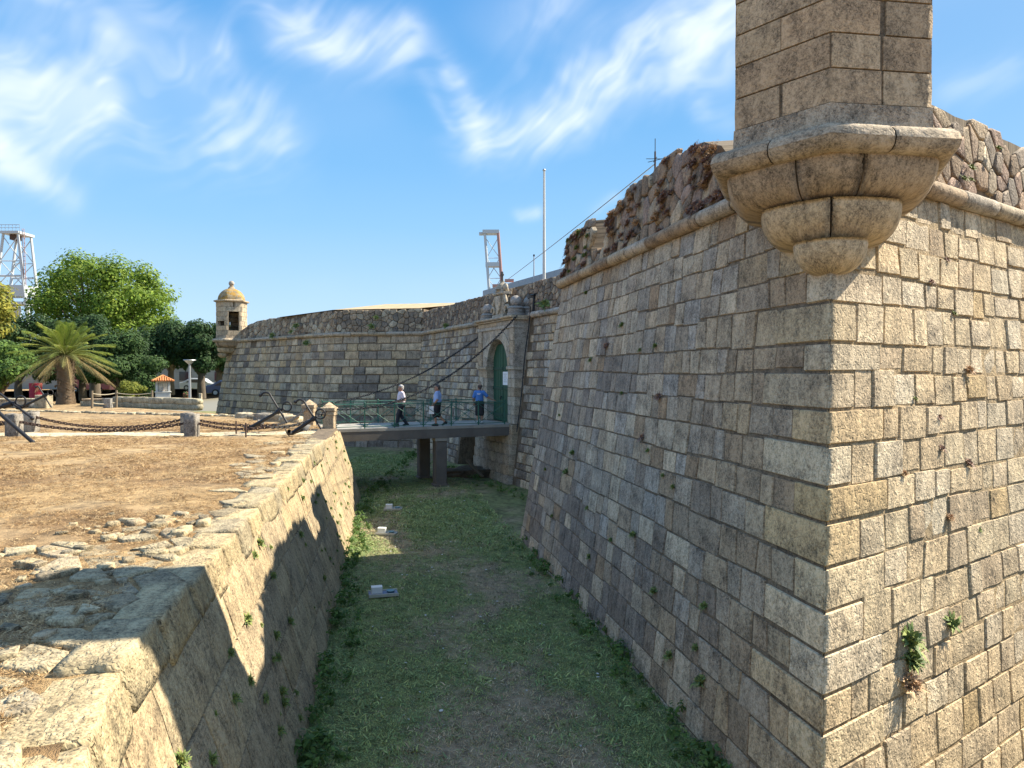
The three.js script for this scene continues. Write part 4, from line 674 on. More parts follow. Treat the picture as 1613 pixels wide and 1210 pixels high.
// flat stones and rubble let into the ground behind the coping
{
  const r = rng(5151), list = [], W = 30, bedTones = [[.40, .33, .21], [.37, .31, .215], [.43, .36, .235], [.33, .275, .18]];
  const polys = cells(W, 2.6, 0.31, r, (u, v) => { const Z = u + 1.2, reach = (Z < 9 ? 2.2 : 1.25) + (fbm(u * 0.8, 4, 3, 3) - 0.5) * 2.2; return v > 0.42 && v < reach && r() < (v < 0.9 ? 0.85 : 0.6); }, { stretch: 1.35, jit: 0.98, thin: 0.2 });
  const bed = thing('stone_bedding', 'loose flat stones bedded in the ground along the moat edge', 'stones', V(-5, 0.1, 10));
  for (const p of polys) { const hi = rr(-0.03, 0.012, r); list.push(cellStone(p, (u, v, off) => { const Z = u + 1.2, X = edgeX(Z) - v; return V(X, groundY(X, Z) + hi + off, Z); }, { r, gap: rr(0.02, 0.06, r), proud: 0.03, back: 0.07, color: jitc(pick(bedTones, r), 0.25, r) })); }
  for (let i = 0; i < 110; i++) { const Z = 3.2 + 7.5 * Math.pow(r(), 1.2), v = 0.5 + 2.0 * r(), X = edgeX(Z) - v, q = rr(0.05, 0.17, r); list.push({ geo: rock(q * rr(1, 1.8, r), q * 0.55, q, r, jitc(pick(bedTones, r), 0.3, r), 3, 0.25, 0.2).rotateY(r() * 6.28).translate(X, groundY(X, Z) + q * 0.14, -Z), at: V(X, 0.2, Z), size: q * q * 0.6 }); }
  hang(list, 290, 'flat_stone', 'rubble', M.rubble, bed);
}
// paved strip that leads to the bridge
{
  const r = rng(616), list = [], path = thing('path', 'pale stone paved strip leading to the bridge', 'path', V(-16, 0, 26.6)); path.userData.kind = 'structure'; delete path.userData.category;
  const polys = cells(26, 1.9, 0.62, r, () => true, { stretch: 1.5, jit: 0.7, top: () => 1.9 });
  for (const p of polys) { const hi = rr(0.012, 0.03, r); list.push(cellStone(p, (u, v, off) => { const X = -7.4 - u, Z = 25.65 + v + u * 0.02 + (u < 2 ? (2 - u) * 0.7 : 0); return V(X, groundY(X, Z) + hi + off * 0.35, Z); }, { r, gap: 0.02, proud: 0.03, back: 0.05, color: jitc(pick([[.60, .50, .34], [.54, .46, .33], [.62, .54, .39]], r), 0.18, r) })); }
  hang(list, 250, 'paving_stone', 'paving', M.rubble, path);
}
// ---------------------------------------------------------------- the bridge
const bridge = thing('footbridge', 'concrete footbridge with green lattice railings over the moat', 'bridge', G0, TURN);
{
  const L = 8.05, x0 = -3.45, x1 = -0.3, mid = (x0 + x1) / 2, r = rng(88);
  part('deck', cbox(x1 - x0, 0.12, L, mid, -0.06, 0.02 + L / 2, 0.02), M.concrete, bridge);
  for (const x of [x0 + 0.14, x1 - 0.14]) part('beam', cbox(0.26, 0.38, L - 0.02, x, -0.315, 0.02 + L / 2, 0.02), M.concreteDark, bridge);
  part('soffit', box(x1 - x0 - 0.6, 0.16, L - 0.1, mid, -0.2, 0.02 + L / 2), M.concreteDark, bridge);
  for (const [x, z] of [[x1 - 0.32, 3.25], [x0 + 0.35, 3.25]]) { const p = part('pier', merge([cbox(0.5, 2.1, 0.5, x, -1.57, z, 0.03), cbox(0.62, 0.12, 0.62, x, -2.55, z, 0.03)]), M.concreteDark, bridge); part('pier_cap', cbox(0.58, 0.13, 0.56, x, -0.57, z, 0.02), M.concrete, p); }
  for (const x of [x0 + 0.06, x1 - 0.06]) {
    const n = 6, z0 = 0.32, z1 = L - 0.25, step = (z1 - z0) / n, B = (ax, ay, az, bx, by, bz, rad, k = 6) => bar(new THREE.Vector3(ax, ay, az), new THREE.Vector3(bx, by, bz), rad, rad, k);
    const rail = part('railing', merge([B(x, 1.0, z0, x, 1.0, z1, 0.022), B(x, 0.93, z0, x, 0.93, z1, 0.012), B(x, 0.08, z0, x, 0.08, z1, 0.014)]), M.green, bridge);
    for (let k = 0; k <= n; k++) part('railing_post', merge([box(0.045, 1.04, 0.045, x, 0.52, z0 + k * step), new THREE.SphereGeometry(0.035, 8, 6).translate(x, 1.06, z0 + k * step), ...[-1, 1].map((s) => new THREE.TorusGeometry(0.05, 0.009, 5, 10).rotateY(Math.PI / 2).translate(x, 0.14, z0 + k * step + s * 0.075))]), M.green, rail);
    for (let k = 0; k < n; k++) { const a = z0 + k * step, b = a + step, c = (a + b) / 2; part('lattice', merge([B(x, 0.08, a, x, 0.93, b, 0.012), B(x, 0.93, a, x, 0.08, b, 0.012), new THREE.SphereGeometry(0.04, 8, 6).translate(x, 0.505, c), B(x, 0.08, c - step * 0.5, x, 0.3, c - step * 0.25, 0.008)]), M.green, rail); }
  }
}
// ---------------------------------------------------------------- stone posts, chains, anchors
function pointedPost(X, Y, Z, h, label, s = 1) {
  const g = thing('gate_post', label, 'post', V(X, Y, Z)), c = jitc(tones.beige, 0.1, R0), q = (w, hh, y) => cbox(w * s, hh, w * s, 0, y, 0, 0.02);
  part('shaft', paint(merge([q(0.44, h - 0.34, (h - 0.34) / 2 - 0.1)]), c), M.granite, g); part('cap', paint(merge([q(0.5, 0.16, h - 0.38), q(0.56, 0.14, h - 0.22)]), c), M.granite, g);
  part('point', paint(new THREE.ConeGeometry(0.34 * s, 0.22, 4).rotateY(Math.PI / 4).translate(0, h - 0.04, 0), c), M.granite, g); return g;
}
pointedPost(-7.2, -0.02, 28.75, 1.1, 'capped stone post at the near side of the bridge entrance');
pointedPost(-8.8, -0.04, 31.7, 1.1, 'capped stone post at the far side of the bridge entrance');
function granitePost(X, Z, h, w, label) { const y = groundY(X, Z), g = rock(w * 0.92, h + 0.2, w * 0.84, R0, [.26, .245, .225], 4, 0.045, 0.06); g.scale(1.12, 1.12, 1.12); return single('bollard', g.translate(X, y + h / 2 - 0.08, -Z), M.rubble, label, 'bollard', 'rough granite posts beside the paved strip'); }
granitePost(-17.55, 25.7, 0.74, 0.4, 'rough granite post at the left end, front row of the paved strip');
granitePost(-18.6, 28.2, 0.72, 0.42, 'rough granite post at the left end, back row of the paved strip');
granitePost(-11.2, 25.5, 0.74, 0.4, 'rough granite post holding the middle of the front chain');
granitePost(-12.2, 27.4, 0.72, 0.38, 'rough granite post holding the middle of the back chain');
function chain(a, b, sag, link, rad, mat, label, via) {
  const pts = []; for (let i = 0; i <= 60; i++) { const t = i / 60; const p = a.clone().lerp(b, t); p.y -= sag * 4 * t * (1 - t); pts.push(p); }
  const cv = new THREE.CatmullRomCurve3(pts), len = cv.getLength(), n = Math.round(len / (link * 0.74)), geos = [];
  for (let i = 0; i <= n; i++) { const p = cv.getPointAt(i / n), t = cv.getTangentAt(i / n), g = new THREE.TorusGeometry(link * 0.36, rad, 5, 9).scale(1.45, 0.82, 1); if (i % 2) g.rotateX(Math.PI / 2); g.rotateX(0.4); g.applyQuaternion(new THREE.Quaternion().setFromUnitVectors(new THREE.Vector3(1, 0, 0), t)); geos.push(g.translate(p.x, p.y, p.z)); }
  return single('chain', merge(geos), mat, label, 'chain');
}
chain(V(-17.4, 0.58, 25.7), V(-11.3, 0.56, 25.5), 0.30, 0.17, 0.022, M.rust, 'sagging iron chain between the front granite posts');
chain(V(-18.4, 0.58, 28.2), V(-12.3, 0.56, 27.4), 0.36, 0.17, 0.022, M.rust, 'sagging iron chain between the back granite posts');
chain(V(-11.1, 0.56, 25.5), V(-8.7, 0.36, 26.0), 0.14, 0.16, 0.022, M.rust, 'iron chain from the front middle post toward the anchors');
chain(V(-12.1, 0.58, 27.4), V(-9.0, 0.32, 27.6), 0.12, 0.16, 0.022, M.rust, 'iron chain from the back middle post to the iron stake');
chain(V(-9.0, 0.32, 27.6), V(-8.9, 0.75, 31.5), 0.16, 0.16, 0.022, M.iron, 'iron chain from the stakes to the far bridge post');
chain(V(-8.7, 0.36, 26.0), V(-7.25, 0.8, 28.55), 0.2, 0.16, 0.022, M.iron, 'iron chain from the stakes to the near bridge post');
chain(V(-17.7, 0.55, 25.7), V(-21, 0.6, 25.6), 0.22, 0.17, 0.022, M.rust, 'iron chain from the leftmost front post out of view');
chain(V(-18.8, 0.55, 28.2), V(-23, 0.6, 28.4), 0.26, 0.17, 0.022, M.rust, 'iron chain from the leftmost back post out of view');
for (const [X, Z, label] of [[-9.95, 26.3, 'thin iron stake standing behind the front chain'], [-9.2, 25.2, 'thin iron stake in front of the left anchor']]) single('iron_stake', bar(V(X, groundY(X, Z) - 0.1, Z), V(X, groundY(X, Z) + 0.5, Z), 0.028), M.rust, label, 'stake');
chain(V(-7.15, 0.86, 28.75), inGate(0.12, 4.75, -0.02), 1.15, 0.14, 0.016, M.iron, 'near drawbridge chain rising from the near post to the gate');
chain(V(-8.75, 0.86, 31.7), inGate(-4.6, 4.45, -0.55), 0.75, 0.14, 0.016, M.iron, 'far drawbridge chain rising from the far post to the wall left of the gate');
// stocked anchors: crown at a, ring end at b, stock through st0-st1, arms across
function anchor(a, b, st0, st1, armDir, armLen, rad, label, bent) {
  const g = thing('anchor', label, 'anchor', a.clone().setY(Math.min(a.y, 0))), L = (geo) => geo.translate(-g.position.x, -g.position.y, -g.position.z), d = b.clone().sub(a).normalize();
  part('shank', L(bar(a, b, rad * 1.25, rad * 0.9, 8)), M.iron, g);
  part('collar', L(bar(a.clone().lerp(b, 0.84), a.clone().lerp(b, 0.96), rad * 1.6, rad * 1.5, 8)), M.iron, g);
  const stp = bent ? [bent.clone(), bent.clone().lerp(st0, 0.5).add(new THREE.Vector3(0, 0.07, 0)), st0.clone(), st0.clone().lerp(st1, 0.12), st0.clone().lerp(st1, 0.5), st1.clone()] : [st0, st0.clone().lerp(st1, 0.5), st1];
  const st = part('stock', L(tube(stp, rad * 0.62, 8, 30)), M.iron, g);
  for (const e of bent ? [bent] : [st0, st1]) part('stock_ball', L(new THREE.SphereGeometry(rad * 1.15, 10, 8).translate(e.x, e.y, e.z)), M.iron, st);
  const ring = b.clone().addScaledVector(d, 0.2); part('ring', L(new THREE.TorusGeometry(0.17, 0.028, 8, 20).translate(ring.x, ring.y, ring.z)), M.iron, g);
  for (const s of [-1, 1]) {
    const tip = a.clone().addScaledVector(armDir, s * armLen).addScaledVector(d, armLen * 0.5), mid = a.clone().addScaledVector(armDir, s * armLen * 0.55).addScaledVector(d, armLen * 0.12);
    const arm = part('arm', L(tube([a.clone(), mid, tip], rad * 1.05, 8, 14)), M.iron, g), w = d.clone().cross(armDir).normalize(), f = tip.clone().lerp(mid, 0.3), t2 = tip.clone().addScaledVector(armDir, s * 0.08);
    const mb = new MB(), n = tip.clone().sub(mid).normalize(), up = n.clone().cross(w).normalize(), q = [f.clone().addScaledVector(w, 0.16), t2.clone().addScaledVector(n, 0.1), f.clone().addScaledVector(w, -0.16), f.clone().addScaledVector(n, -0.14)]; const top = q.map((p) => mb.v(p.clone().addScaledVector(up, 0.025 + rad))), bot = q.map((p) => mb.v(p.clone().addScaledVector(up, -0.005 + rad)));
    mb.q(...top); mb.q(...bot.slice().reverse()); for (let k = 0; k < 4; k++) mb.q(top[k], bot[k], bot[(k + 1) % 4], top[(k + 1) % 4]); part('fluke', L(mb.geo()), M.iron, arm);
  }
  return g;
}
anchor(V(-9.95, 0.17, 27.5), V(-8.62, 0.93, 27.4), V(-9.12, 1.52, 27.4), V(-8.42, 0.42, 27.3), new THREE.Vector3(0.05, 0.1, -1).normalize(), 0.62, 0.06, 'black iron anchor with bent stock, left of the two by the bridge', V(-9.45, 1.45, 27.4));
anchor(V(-7.85, 0.14, 26.0), V(-6.98, 0.72, 25.95), V(-7.42, 1.28, 26.0), V(-6.78, 0.30, 25.9), new THREE.Vector3(0.3, 0.05, -1).normalize(), 0.55, 0.058, 'black iron anchor with bent stock, nearest the moat edge by the bridge', V(-7.72, 1.26, 26.0));
anchor(V(-19.6, 0.5, 25.0), V(-16.95, 1.28, 24.9), V(-18.2, 2.15, 24.9), V(-16.35, 0.75, 24.85), new THREE.Vector3(-0.72, 0.68, 0.1).normalize(), 0.9, 0.062, 'large black iron anchor cut off by the left edge');
single('leaning_anchor_stock', merge([tube([V(-17.2, 1.97, 23), V(-16, 1.02, 22.8), V(-14.87, 0.16, 22.6)], 0.06, 8, 20), new THREE.SphereGeometry(0.07, 8, 6).translate(-14.87, 0.16, -22.6)]), M.iron, 'long slanting iron anchor stock resting on the dry grass at the far left', 'anchor');
anchor(V(-30.0, 0.1, 44.5), V(-28.4, 0.95, 44.6), V(-28.9, 1.35, 44.6), V(-28.1, 0.15, 44.5), new THREE.Vector3(0.05, 0.1, -1).normalize(), 0.6, 0.07, 'black iron anchor farther back near the palm', V(-29.1, 1.4, 44.6));

// ---------------------------------------------------------------- trees
// crown: small leaf faces spread through lumps; returns one geometry
function leaves(lumps, count, size, cols, r, o = {}) {
  const n = count, P = new Float32Array(n * 12), C = new Float32Array(n * 12), N = new Float32Array(n * 12), I = new Uint32Array(n * 6), tot = lumps.reduce((a, l) => a + l[3] * l[4] * l[5], 0), v = new THREE.Vector3(), a = new THREE.Vector3(), b = new THREE.Vector3(), q = new THREE.Vector3();
  for (let i = 0; i < n; i++) {
    let k = r() * tot, l = lumps[0]; for (const e of lumps) { k -= e[3] * e[4] * e[5]; if (k <= 0) { l = e; break; } }
    do v.set(r() * 2 - 1, r() * 2 - 1, r() * 2 - 1); while (v.lengthSq() > 1 || v.lengthSq() < 0.05);
    const d = v.clone().normalize(), rad = Math.pow(r(), o.shell ?? 0.28); const bump = 0.78 + 0.5 * noise2(d.x * 3.2 + l[0] * 3, d.y * 3.2 + d.z * 3.7 + l[1], 5);
    v.copy(d).multiplyScalar(rad * bump);
    const cx = l[0] + v.x * l[3], cy = l[1] + v.y * l[4], cz = l[2] + v.z * l[5], s = size * (0.6 + 0.8 * r());
    a.set(r() - 0.5, (r() - 0.5) * (o.flat ?? 0.8), r() - 0.5).normalize(); q.copy(d).multiplyScalar(0.9).add(new THREE.Vector3(r() - 0.5, r() * 0.7, r() - 0.5)).normalize(); b.copy(a).cross(q).normalize(); a.copy(q).cross(b).normalize();
    const c = jitc(pick(cols, r), 0.45, r), pts = [[-1, 0], [0, -0.55], [1, 0], [0, 0.55]];
    for (let j = 0; j < 4; j++) { const o3 = (i * 4 + j) * 3; P[o3] = cx + a.x * pts[j][0] * s + b.x * pts[j][1] * s; P[o3 + 1] = cy + a.y * pts[j][0] * s + b.y * pts[j][1] * s; P[o3 + 2] = cz + a.z * pts[j][0] * s + b.z * pts[j][1] * s; C[o3] = c[0]; C[o3 + 1] = c[1]; C[o3 + 2] = c[2]; N[o3] = q.x; N[o3 + 1] = q.y; N[o3 + 2] = q.z; }
    const w = i * 4; I.set([w, w + 2, w + 1, w, w + 3, w + 2], i * 6);
  }
  const g = new THREE.BufferGeometry(); g.setAttribute('position', new THREE.BufferAttribute(P, 3)); g.setAttribute('color', new THREE.BufferAttribute(C, 3)); g.setAttribute('normal', new THREE.BufferAttribute(N, 3)); g.setAttribute('uv', new THREE.BufferAttribute(new Float32Array(n * 8), 2)); g.setIndex(new THREE.BufferAttribute(I, 1)); return g;
}
function limb(pts, r0, r1, n = 7) { const cv = new THREE.CatmullRomCurve3(pts), seg = pts.length * 3, mb = new MB(), fr = cv.computeFrenetFrames(seg); for (let i = 0; i <= seg; i++) { const p = cv.getPoint(i / seg), R = lerp(r0, r1, i / seg); for (let k = 0; k <= n; k++) { const t = k / n * Math.PI * 2; mb.v(p.clone().addScaledVector(fr.normals[i], Math.cos(t) * R).addScaledVector(fr.binormals[i], Math.sin(t) * R), jitc([.13, .105, .08], 0.3, R0), k / n, i * 0.3); } } for (let i = 0; i < seg; i++) for (let k = 0; k < n; k++) { const o = i * (n + 1) + k; mb.q(o, o + n + 1, o + n + 2, o + 1); } return mb.geo(); }
// lumps: [x, y, z, rx, ry, rz] from the tree's foot
function tree(name, label, X, Z, trunkR, fork, lumps, count, size, cols, seed, o = {}) {
  const r = rng(seed), g = thing(name, label, 'tree', V(X, groundY(X, Z) - 0.1, Z)), f = new THREE.Vector3(o.lean ?? 0, fork, 0);
  const limbs = [limb([new THREE.Vector3(0, -0.2, 0), new THREE.Vector3((o.lean ?? 0) * 0.4, fork * 0.5, 0.1), f], trunkR, trunkR * 0.75, 9)];
  for (const l of lumps) { const e = new THREE.Vector3(l[0] * 0.85, l[1], l[2] * 0.85); limbs.push(limb([f.clone().add(new THREE.Vector3(0, -0.3, 0)), f.clone().lerp(e, 0.5).add(new THREE.Vector3(rr(-.3, .3, r), rr(0, .5, r), rr(-.3, .3, r))), e], trunkR * 0.42, trunkR * 0.08, 6)); }
  part('trunk', merge(limbs), M.bark, g);
  const c = part('crown', leaves(lumps, count, size, cols, r, o), o.mat ?? M.leaf, g); return g;
}
const lumpsIn = (cx, cy, cz, rx, ry, rz, n, lr, r) => { const out = [[cx, cy, cz, rx * 0.62, ry * 0.62, rz * 0.62]]; for (let i = 0; i < n; i++) { const th = r() * Math.PI * 2, ph = Math.acos(1 - 1.75 * r()), k = 0.70 + 0.16 * r(); out.push([cx + Math.sin(ph) * Math.cos(th) * rx * k, cy + Math.cos(ph) * ry * k, cz + Math.sin(ph) * Math.sin(th) * rz * k, lr * rr(0.7, 1.25, r), lr * rr(0.6, 1.0, r), lr * rr(0.7, 1.25, r)]); } return out; };
{
  const r = rng(2020), G = [[.16, .25, .035], [.21, .31, .04], [.12, .20, .03], [.26, .35, .05]], D = [[.038, .085, .03], [.052, .11, .035], [.03, .07, .028], [.075, .13, .05]], YG = [[.30, .29, .05], [.35, .33, .055], [.22, .25, .05]];
  tree('broadleaf_tree', 'tall bright green spreading tree behind the palm', -43.4, 76, 0.55, 4.2, lumpsIn(1.0, 9.0, 0, 7.9, 6.1, 6.5, 34, 1.9, r), 30000, 0.17, G, 11, { shell: 0.4 });
  tree('evergreen_tree', 'dark round evergreen with thick trunk beside the lamp post', -30.2, 71, 0.42, 2.2, lumpsIn(0, 4.9, 0, 2.8, 3.1, 2.8, 15, 1.25, r), 15000, 0.14, D, 12);
  tree('evergreen_tree', 'dark bushy evergreen behind the roofed shrine', -34.3, 69, 0.4, 1.6, lumpsIn(0, 4.4, 0, 3.3, 3.7, 2.8, 16, 1.3, r), 16000, 0.14, D, 13);
  tree('evergreen_tree', 'mid green rounded evergreen right of the palm trunk', -33.2, 62, 0.36, 1.0, lumpsIn(0.2, 2.9, 0, 3.0, 2.5, 2.4, 14, 1.15, r), 15000, 0.125, [[.065, .125, .038], [.085, .155, .045], [.05, .10, .035]], 14);
  tree('evergreen_tree', 'deep green evergreen between the palm and the tall tree', -38.8, 66, 0.36, 1.8, lumpsIn(0, 4.6, 0, 3.0, 3.2, 2.6, 14, 1.2, r), 13000, 0.14, D, 15);
  tree('evergreen_tree', 'dark evergreen left of the palm crown', -44.6, 66, 0.36, 1.8, lumpsIn(0, 4.4, 0, 3.6, 3.1, 2.6, 14, 1.3, r), 13000, 0.14, D, 16);
  tree('autumn_tree', 'yellowing tree cut off by the left edge', -46.0, 62, 0.4, 3.2, lumpsIn(0, 7.6, 0, 3.6, 3.2, 2.6, 14, 1.3, r), 12000, 0.17, YG, 17, { shell: 0.45 });
  tree('evergreen_tree', 'light green bushy tree low at the left edge', -38.5, 55, 0.25, 1.0, lumpsIn(0, 2.6, 0, 2.1, 1.9, 1.8, 12, 0.9, r), 9000, 0.12, [[.13, .22, .05], [.16, .27, .06], [.09, .17, .05]], 18);
  tree('evergreen_tree', 'pale green tree top showing behind the dark evergreen', -38.3, 82, 0.4, 2.6, lumpsIn(0, 5.2, 0, 3.4, 3.2, 3.0, 14, 1.3, r), 11000, 0.16, [[.09, .17, .06], [.12, .21, .075]], 19);
  tree('evergreen_tree', 'dark tree at the rear seen left of the far sentry turret', -33.7, 84, 0.4, 2.4, lumpsIn(0, 4.4, 0, 3.0, 2.6, 2.8, 12, 1.2, r), 9000, 0.16, D, 20);
  tree('evergreen_tree', 'dark tree filling the gap low behind the palm trunk', -39.3, 64, 0.3, 1.4, lumpsIn(0, 3.0, 0, 2.5, 1.9, 2.2, 12, 1.0, r), 9000, 0.13, D, 21);
  // clipped bush in the stone trough
  const b = thing('bush', 'rounded yellow green bush in the stone trough by the shrine', 'bush', V(-26.1, 0.45, 49.5)); part('stem', limb([new THREE.Vector3(0, -0.3, 0), new THREE.Vector3(0.05, 0.2, 0), new THREE.Vector3(0, 0.6, 0)], 0.08, 0.03), M.bark, b);
  part('crown', leaves(lumpsIn(0, 0.55, 0, 1.15, 0.6, 0.8, 10, 0.36, r), 5000, 0.06, [[.24, .27, .05], [.30, .32, .06], [.18, .21, .04]], r), M.leaf, b);
}
// palm
{
  const r = rng(99), X = -31.8, Z = 52, g = thing('palm_tree', 'stout palm with arching olive green fronds', 'palm', V(X, groundY(X, Z) - 0.05, Z)), H = 3.5;
  const mb = new MB(), N = 20; for (let i = 0; i <= 34; i++) { const t = i / 34, y = t * H, R = 0.60 - 0.10 * smooth(0, 0.3, t) + 0.07 * smooth(0.55, 1, t); for (let k = 0; k <= N; k++) { const th = k / N * Math.PI * 2 + (i % 2) * 0.16, b = ((i + k) % 2 ? 0.05 : -0.02); mb.v(new THREE.Vector3(Math.cos(th) * (R + b), y, Math.sin(th) * (R + b)), jitc([.16, .115, .075], 0.5, r), k, i); } } for (let i = 0; i < 34; i++) for (let k = 0; k < N; k++) { const o = i * (N + 1) + k; mb.q(o, o + N + 1, o + N + 2, o + 1); }
  const tr = part('trunk', mb.geo(), M.bark, g);
  for (let i = 0; i < 70; i++) { const y = rr(0.6, H, r), th = r() * 6.28, R = 0.55; part('leaf_stub', paint(new THREE.ConeGeometry(0.07, 0.22, 4).rotateX(-0.9).translate(0, 0, 0.04).rotateY(-th + Math.PI / 2).translate(Math.cos(th) * R, y, Math.sin(th) * R), jitc([.17, .12, .08], 0.5, r)), M.bark, tr); }
  const nF = 96;
  for (let i = 0; i < nF; i++) {
    const t = i / nF, th = i * 2.39996 + rr(-.15, .15, r), up = lerp(1.5, -0.55, Math.pow(t, 1.05)) + rr(-.1, .1, r), len = lerp(3.5, 3.8, Math.sin(t * 3)) * rr(0.88, 1.1, r), old = smooth(0.72, 0.98, t), m = new MB();
    const dir = new THREE.Vector3(Math.cos(th), 0, Math.sin(th)), pts = []; for (let k = 0; k <= 10; k++) { const s = k / 10, droop = (0.75 + 0.35 * Math.max(0, up)) * s * s * 1.15; pts.push(new THREE.Vector3(0, H - 0.05 + 0.15, 0).addScaledVector(dir, 0.18 + Math.cos(up) * len * s * (1 - 0.12 * s)).add(new THREE.Vector3(0, Math.sin(up) * len * s - droop * (up > 0 ? 1 : 0.65), 0))); }
    const side = new THREE.Vector3(-dir.z, 0, dir.x), cv = new THREE.CatmullRomCurve3(pts), c = mixc(pick([[.22, .29, .05], [.28, .33, .06], [.18, .245, .045]], r), [.46, .35, .18], old), nl = 34;
    let prev = null; for (let k = 0; k <= 10; k++) { const p = pts[k], w = 0.035 * (1 - k / 11), a = m.v(p.clone().addScaledVector(side, w), mixc(c, [.34, .28, .12], 0.6)), b = m.v(p.clone().addScaledVector(side, -w), mixc(c, [.34, .28, .12], 0.6)), e = m.v(p.clone().add(new THREE.Vector3(0, -w * 1.4, 0)), c); if (prev) { m.q(prev[0], prev[1], b, a); m.q(prev[0], a, e, prev[2]); m.q(prev[1], prev[2], e, b); } prev = [a, b, e]; }
    for (let k = 0; k < nl; k++) { const s = lerp(0.12, 0.99, k / nl), p = cv.getPoint(s), tg = cv.getTangent(s), ll = 0.66 * Math.sin(Math.PI * Math.min(0.92, s * 0.8 + 0.16)) * rr(0.85, 1.15, r); for (const sd of [-1, 1]) { const q = tg.clone().multiplyScalar(0.95).addScaledVector(side, sd * 0.62).add(new THREE.Vector3(0, 0.30 - 0.75 * s - old * 0.4, 0)).normalize(), cc = jitc(c, 0.35, r), w = tg.clone().multiplyScalar(0.015); const a = m.v(p.clone().add(w), cc), b = m.v(p.clone().sub(w), cc), mid = p.clone().addScaledVector(q, ll * 0.55).add(new THREE.Vector3(0, 0.02, 0)), e = m.v(mid.clone().add(w), cc), f = m.v(mid.clone().sub(w), cc), z = m.v(p.clone().addScaledVector(q, ll).add(new THREE.Vector3(0, -0.10, 0)), cc); m.q(a, b, f, e); m.t(e, f, z); } }
    part('frond', m.geo(), M.leaf, g);
  }
}
